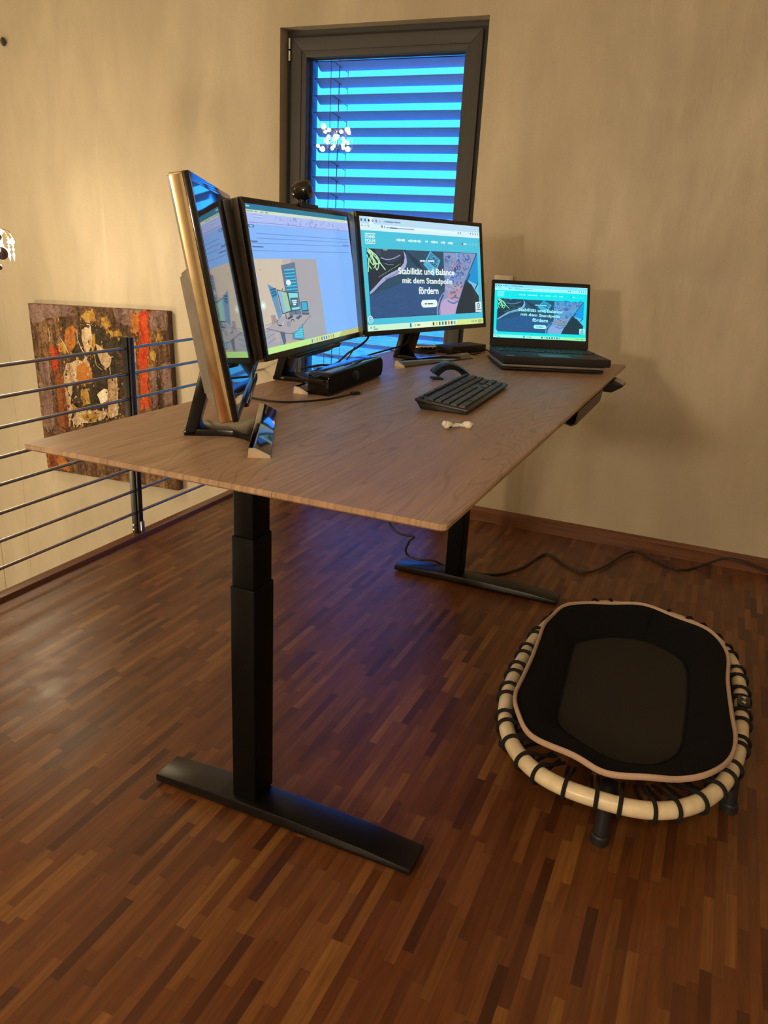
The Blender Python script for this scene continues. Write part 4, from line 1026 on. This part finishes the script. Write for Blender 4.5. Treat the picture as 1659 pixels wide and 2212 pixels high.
# ------------------------------------------------------------------ SOUND BAR
sb = thing('soundbar', 'black desktop soundbar with a round knob in front of the middle monitor', 'speaker', (.219, .924, TOP), math.radians(94.1))
b = MB(); b.prism(rrect(.393, .058, .020, 6, 0, .0295), 0, .058, 'y', .003, M=None); body = obj('body', b, M_gloss, sb)
b = MB(); b.prism(rrect(.383, .049, .017, 6, 0, .0295), -.003, .001, 'y', .001); obj('front_grille', b, plain('black_speaker_cloth', (.010, .010, .014), .8, 0, .2, .3, 1200.), sb)
b = MB(); b.lathe([(.0135, 0), (.0135, .003), (.0115, .004), (.0115, .011), (.010, .0125), (.001, .0125)], 26, M=Matrix.Translation((-.038, -.003, .034)) @ Matrix.Rotation(PI / 2, 4, 'X')); obj('volume_knob', b, M_soft, sb)
for k in range(5):
    b = MB(); b.prism(rrect(.007, .005, .002, 3), 0, .0012, 'z'); obj('button', b, M_gasket, sb, Matrix.Translation((-.045 + .0105 * k, .020, .0584)))
b = MB(); b.box((.150, .012, .0583), (.172, .020, .0592), .0003); obj('port_mark', b, M_chrome, sb)

# ------------------------------------------------------------------ small devices by the right monitor
pk = thing('speaker_puck', 'round silver topped puck behind the right monitor stand', 'conference speaker', (.112, 1.710, TOP))
b = MB(); b.lathe([(.040, 0), (.043, .004), (.043, .016), (.040, .018)], 32); obj('base', b, M_soft, pk)
b = MB(); b.lathe([(.040, .0185), (.045, .020), (.045, .025), (.042, .028), (.020, .032), (.001, .033)], 36); obj('silver_cap', b, M_chrome, pk)
dkk = thing('docking_station', 'flat black docking box behind the right monitor', 'dock', (.210, 1.838, TOP), math.radians(69))
b = MB(); b.box((-.10, -.042, .002), (.10, .042, .027), .002); obj('housing', b, M_soft, dkk)
b = MB(); b.box((-.09, -.036, 0), (.09, .036, .0025)); obj('foot_pad', b, M_gasket, dkk)
b = MB()
for x in (-.07, -.045, .0, .03): b.box((x - .007, -.0432, .010), (x + .007, -.0418, .016))
obj('port', b, M_gasket, dkk)
o = obj('usb_dongle', MB().box((-.011, -.018, 0), (.011, .018, .009), .002), M_soft); o.location = (.125, 1.795, TOP); o.rotation_euler = (0, 0, .5); tag(o, 'tiny black adapter lying behind the silver puck', 'adapter')

# ------------------------------------------------------------------ EARBUDS
def earbud(label, loc, rz, tip):
    e = thing('earbud', label, 'earbud', loc, rz, 'white earbuds by the keyboard')
    b = MB(); b.sphere((0, 0, .0085), .0085, 18, (1.15, .95, 1.0)); b.sphere((.004, .0, .009), .0078, 16, (1.2, .9, .9)); hd = obj('head', b, M_pearl, e)
    b = MB(); b.tube([(.006, 0, .007), (.014, 0, .006), (.030, 0, .005)], [.0048, .0036, .0034], 14); obj('stem', b, M_pearl, e)
    b = MB(); b.lathe([(.0045, 0), (.0062, .003), (.0058, .006), (.003, .0075)], 16, M=Matrix.Translation((tip[0], tip[1], tip[2])) @ Matrix.Rotation(tip[3], 4, 'Y')); obj('silicone_tip', b, M_pearl, e)
    b = MB(); b.sphere((.004, -.0068, .0045), .0024, 10, (1.6, .6, .8)); obj('vent', b, M_gasket, hd)
    return e
earbud('left white earbud, its round head turned up, on the bare desk top', (.598, .578, TOP), math.radians(55), (-.004, .0, .011, -1.2))
earbud('right white earbud, its stem tucked against the other one, on the bare desk top', (.636, .606, TOP), math.radians(178), (-.002, -.004, .012, -2.6))

# ------------------------------------------------------------------ CABLES
def cable(name, label, pts, r, mat=M_gasket, cat='cable'):
    b = MB(); b.tube(catmull(pts, 8), r, 8); o = obj(name, b, mat); tag(o, label, cat); return o
T = TOP
M_cable = plain('black_cable_rubber', (.010, .010, .010), .45)
o = thing('charging_cable', 'thin black usb cable curling from the left monitor towards the soundbar', 'cable', (0, 0, T))
b = MB(); b.tube(catmull([(-.01, .60, .0025), (.05, .592, .0025), (.098, .593, .0025), (.169, .593, .0025), (.218, .639, .0025), (.253, .717, .0025), (.266, .785, .004)], 8), .0022, 8); obj('wire', b, M_cable, o)
b = MB(); b.box((-.0055, -.013, 0), (.0055, .013, .008), .002, M=Matrix.Translation((.270, .803, 0)) @ Matrix.Rotation(-.45, 4, 'Z')); obj('plug_housing', b, M_soft, o)
b = MB(); b.box((-.0035, .012, .0018), (.0035, .021, .0058), .0006, M=Matrix.Translation((.270, .803, 0)) @ Matrix.Rotation(-.45, 4, 'Z')); obj('metal_plug', b, M_steel, o)
o = thing('laptop_cable', 'short black usb cable with plug lying left of the laptop', 'cable', (0, 0, T))
b = MB(); b.tube(catmull([(.262, 1.90, .012), (.30, 1.885, .010), (.338, 1.83, .003), (.350, 1.80, .004)], 8), .0022, 8); obj('wire', b, M_cable, o)
b = MB(); b.box((-.005, -.013, 0), (.005, .013, .008), .002, M=Matrix.Translation((.345, 1.785, 0)) @ Matrix.Rotation(-.6, 4, 'Z')); obj('plug_housing', b, M_soft, o)
b = MB(); b.box((-.0035, -.022, .0018), (.0035, -.012, .0058), .0006, M=Matrix.Translation((.345, 1.785, 0)) @ Matrix.Rotation(-.6, 4, 'Z')); obj('metal_plug', b, M_steel, o)
cable('monitor_cable', 'forked black cable dropping from between the middle and right monitors', [(.075, 1.24, 1.05), (.105, 1.23, .985), (.112, 1.215, .956), (.096, 1.2, .933), (.058, 1.19, .905), (.018, 1.18, .868), (-.02, 1.15, T + .004), (-.03, 1.05, T + .0035)], .0034, M_cable)
cable('signal_cable', 'thin black cable splitting from the forked monitor cable down to the desk', [(.075, 1.20, .925), (.068, 1.19, .905), (.055, 1.18, .88), (.05, 1.16, T + .002), (.0, 1.10, T + .002)], .0020, M_cable)
cable('stand_cable', 'black cable bowing beneath the right monitor towards its stand', [(.005, 1.30, T + .004), (.03, 1.33, .872), (.07, 1.37, .888), (.10, 1.43, .900), (.125, 1.5, .915), (.13, 1.53, .97)], .0028, M_cable)
cable('video_cable', 'black cable hanging behind the left monitor onto the desk', [(.03, .50, 1.0), (.01, .53, .95), (-.008, .555, .90), (-.01, .57, T + .006), (-.02, .66, T + .004)], .0038, M_cable)
cable('dock_cable', 'thin black cable running from the dock past the silver puck', [(.300, 1.80, T + .008), (.27, 1.77, T + .004), (.20, 1.68, T + .022), (.13, 1.64, T + .006), (.07, 1.62, T + .003), (.0, 1.66, T + .003)], .0022, M_cable)
cable('power_cable', 'long black power cable hanging from the desk and waving across the floor', [
    (-.02, 1.70, .80), (-.03, 1.72, .50), (-.02, 1.72, .26), (.003, 1.72, .192), (.03, 1.72, .151), (.071, 1.72, .136), (.118, 1.722, .136), (.100, 1.722, .112), (.088, 1.72, .07), (.107, 1.725, .046), (.149, 1.728, .041), (.200, 1.748, .040),
    (.26, 1.775, .012), (.34, 1.79, .006), (.445, 1.829, .005), (.517, 1.957, .005), (.569, 2.150, .006), (.666, 2.068, .006), (.746, 2.026, .006), (.811, 2.114, .008), (.901, 2.365, .010), (1.014, 2.308, .007), (1.11, 2.273, .006), (1.179, 2.345, .008), (1.268, 2.385, .048), (1.351, 2.385, .050), (1.442, 2.385, .028), (1.6, 2.38, .010), (1.9, 2.39, .006)], .0045, M_cable)

# ------------------------------------------------------------------ TRAMPOLINE
tr_ = thing('mini_trampoline', 'oval mini trampoline with cream tube frame and black mat on the parquet', 'trampoline', (1.033, .95, 0))
def sup(a, b_, n, cnt):
    raw = []
    for k in range(1440):
        t_ = 2 * PI * k / 1440; c, s = math.cos(t_), math.sin(t_)
        raw.append(Vector((a * math.copysign(abs(c) ** (2 / n), c), b_ * math.copysign(abs(s) ** (2 / n), s), 0)))
    L_ = [0]
    for i in range(1440): L_.append(L_[-1] + (raw[(i + 1) % 1440] - raw[i]).length)
    tot = L_[-1]; out = []; j = 0
    for k in range(cnt):
        d = tot * k / cnt
        while L_[j + 1] < d: j += 1
        out.append(raw[j].lerp(raw[(j + 1) % 1440], (d - L_[j]) / max(1e-9, L_[j + 1] - L_[j])))
    return out
FZ = .152; FR = .0185
fp = sup(.282, .499, 2.6, 160)
b = MB(); b.tube([(p.x, p.y, FZ) for p in fp], FR, 18, closed=True); obj('frame_tube', b, M_cream, tr_)
for x, y in ((.018, -.440), (-.262, -.195), (.282, -.190), (-.262, .215), (.27, .215), (.0, .44)):
    b = MB(); b.tube([(x * .96, y * .96, FZ - .006), (x, y, .0)], .0165, 16)
    b.lathe([(.020, 0), (.020, .02), (.017, .024)], 16, M=Matrix.Translation((x, y, 0)))
    obj('leg', b, M_soft, tr_)
# elastic loops round the tube
lb = MB()
lb.tube([(0, (FR + .004) * math.cos(a), (FR + .004) * math.sin(a)) for a in [2 * PI * k / 22 for k in range(22)]], .0046, 8, closed=True)
lb.tube(catmull([(0, -.010, FR + .0035), (0, -.026, .014), (0, -.050, .004), (0, -.085, -.006)], 4), .0042, 8)
lb.tube(catmull([(0, -.012, -FR), (.006, -.032, -.014), (.012, -.060, -.010), (.014, -.085, -.007)], 4), .0042, 8)
first = None
N = len(fp)
marks = []
for k in range(44):
    f = k / 44 * N
    marks.append(f)
for i, f in enumerate(marks):
    j = int(f) % N; p = fp[j]; tg = (fp[(j + 1) % N] - fp[j - 1]).normalized()
    onside = abs(p.x) > .24
    sh = (.010 if i % 2 else -.010) if onside else 0
    p = p + tg * sh; ang = math.atan2(tg.y, tg.x)
    Mt = Matrix.Translation((p.x, p.y, FZ)) @ Matrix.Rotation(ang + PI, 4, 'Z') @ Matrix.Rotation(random.uniform(-.12, .12), 4, 'Z')
    if first is None: first = obj('elastic_loop', lb, M_cord, tr_, Mt)
    else:
        k_ = first.copy(); COL.objects.link(k_); k_.parent = tr_; k_.matrix_basis = Mt
trim = [(-.255, .245), (-.235, .312), (-.187, .372), (-.107, .425), (-.011, .450), (.089, .428), (.185, .362), (.238, .253), (.243, .09), (.253, -.073), (.262, -.194), (.250, -.276), (.209, -.354), (.155, -.396), (.093, -.434), (.008, -.450), (-.065, -.431), (-.166, -.396), (-.218, -.324), (-.243, -.248), (-.247, -.151), (-.249, -.044), (-.257, .07), (-.262, .16)]
zt = [.186, .194, .190, .185, .194, .186, .196, .190, .186, .190, .193, .188, .190, .186, .195, .186, .193, .187, .193, .190, .188, .192, .188, .192]
def closed_spline(pts, sub):
    n = len(pts); P = [Vector(p) for p in pts]; out = []
    for i in range(n):
        a, b_, c, d = P[i - 1], P[i], P[(i + 1) % n], P[(i + 2) % n]
        for k in range(sub):
            t_ = k / sub; out.append(.5 * ((2 * b_) + (-a + c) * t_ + (2 * a - 5 * b_ + 4 * c - d) * t_ * t_ + (-a + 3 * b_ - 3 * c + d) * t_ ** 3))
    return out
tp = closed_spline([(p[0], p[1], z) for p, z in zip(trim, zt)], 6)
n = len(tp)
b = MB(); b.tube(tp, .0052, 10, closed=True, flat=1.5); obj('piping', b, M_pipe, tr_)
inn = [( -.163, .191), (-.081, .276), (.01, .303), (.091, .269), (.133, .216), (.150, .111), (.155, -.127), (.149, -.234), (.123, -.29), (.086, -.325), (.017, -.342), (-.049, -.319), (-.118, -.272), (-.140, -.215), (-.158, -.027), (-.168, .109)]
ip = closed_spline([(p[0], p[1], .150) for p in inn], 9)
def ang(p): return math.atan2(p.y, p.x)
def at_angle(loop_, a):
    d = Vector((math.cos(a), math.sin(a)))
    for i in range(len(loop_)):
        p, q_ = loop_[i - 1], loop_[i]
        c1 = d.x * p.y - d.y * p.x; c2 = d.x * q_.y - d.y * q_.x
        if c1 * c2 <= 0 and c1 != c2 and (p.x * d.x + p.y * d.y) > 0: return p.lerp(q_, c1 / (c1 - c2))
    return loop_[0]
vs = []; fs = []; rings = 8
for i in range(n):
    o_ = tp[i]; q = at_angle(ip, ang(o_))
    for k in range(rings + 1):
        u = k / rings; p = o_.lerp(q, u); z = o_.z + (q.z - o_.z) * u + .009 * math.sin(PI * u ** .8) - .004 * (u == 1)
        vs.append((p.x, p.y, z))
for i in range(n):
    j = (i + 1) % n
    for k in range(rings): fs.append((i * (rings + 1) + k, j * (rings + 1) + k, j * (rings + 1) + k + 1, i * (rings + 1) + k + 1))
top_n = len(vs)
vs2 = [(v_[0], v_[1], v_[2] - .004) for v_ in vs]
fs2 = [tuple(x + top_n for x in f[::-1]) for f in fs]
rim = []
for i in range(n):
    j = (i + 1) % n; rim.append((i * (rings + 1), i * (rings + 1) + top_n, j * (rings + 1) + top_n, j * (rings + 1)))
b = MB(); b.add(vs + vs2, fs + fs2 + rim); obj('cover_skirt', b, M_skirt, tr_, smooth=60)
b = MB(); b.prism([(p.x * 1.22, p.y * 1.12) for p in ip], .140, .1445, 'z'); obj('jumping_mat', b, M_mesh, tr_)
b = MB(); b.tube([(p.x, p.y, .1475) for p in ip], .0035, 8, closed=True); obj('mat_seam', b, M_skirt, tr_)
for y0, x0, x1, y1 in ((.30, .012, .02, .445), (-.335, -.01, -.015, -.445)):
    b = MB(); b.tube(catmull([(x0, y0, .155), ((x0 + x1) / 2, (y0 + y1) / 2, .183), (x1, y1, .192)], 6), .0015, 6); obj('skirt_seam', b, M_skirt, tr_)
b = MB()
b.prism(rrect(.052, .030, .008, 4), FZ + FR + .004, FZ + FR + .010, 'z', .001, M=Matrix.Translation((.283, .02, 0)) @ Matrix.Rotation(PI / 2, 4, 'Z'))
cp = obj('cord_clamp', b, M_gloss, tr_)
b = MB()
for y in (.008, .032): b.lathe([(.0055, 0), (.0050, .003), (.001, .004)], 12, M=Matrix.Translation((.283, y, FZ + FR + .010)))
obj('screw', b, M_chrome, cp)
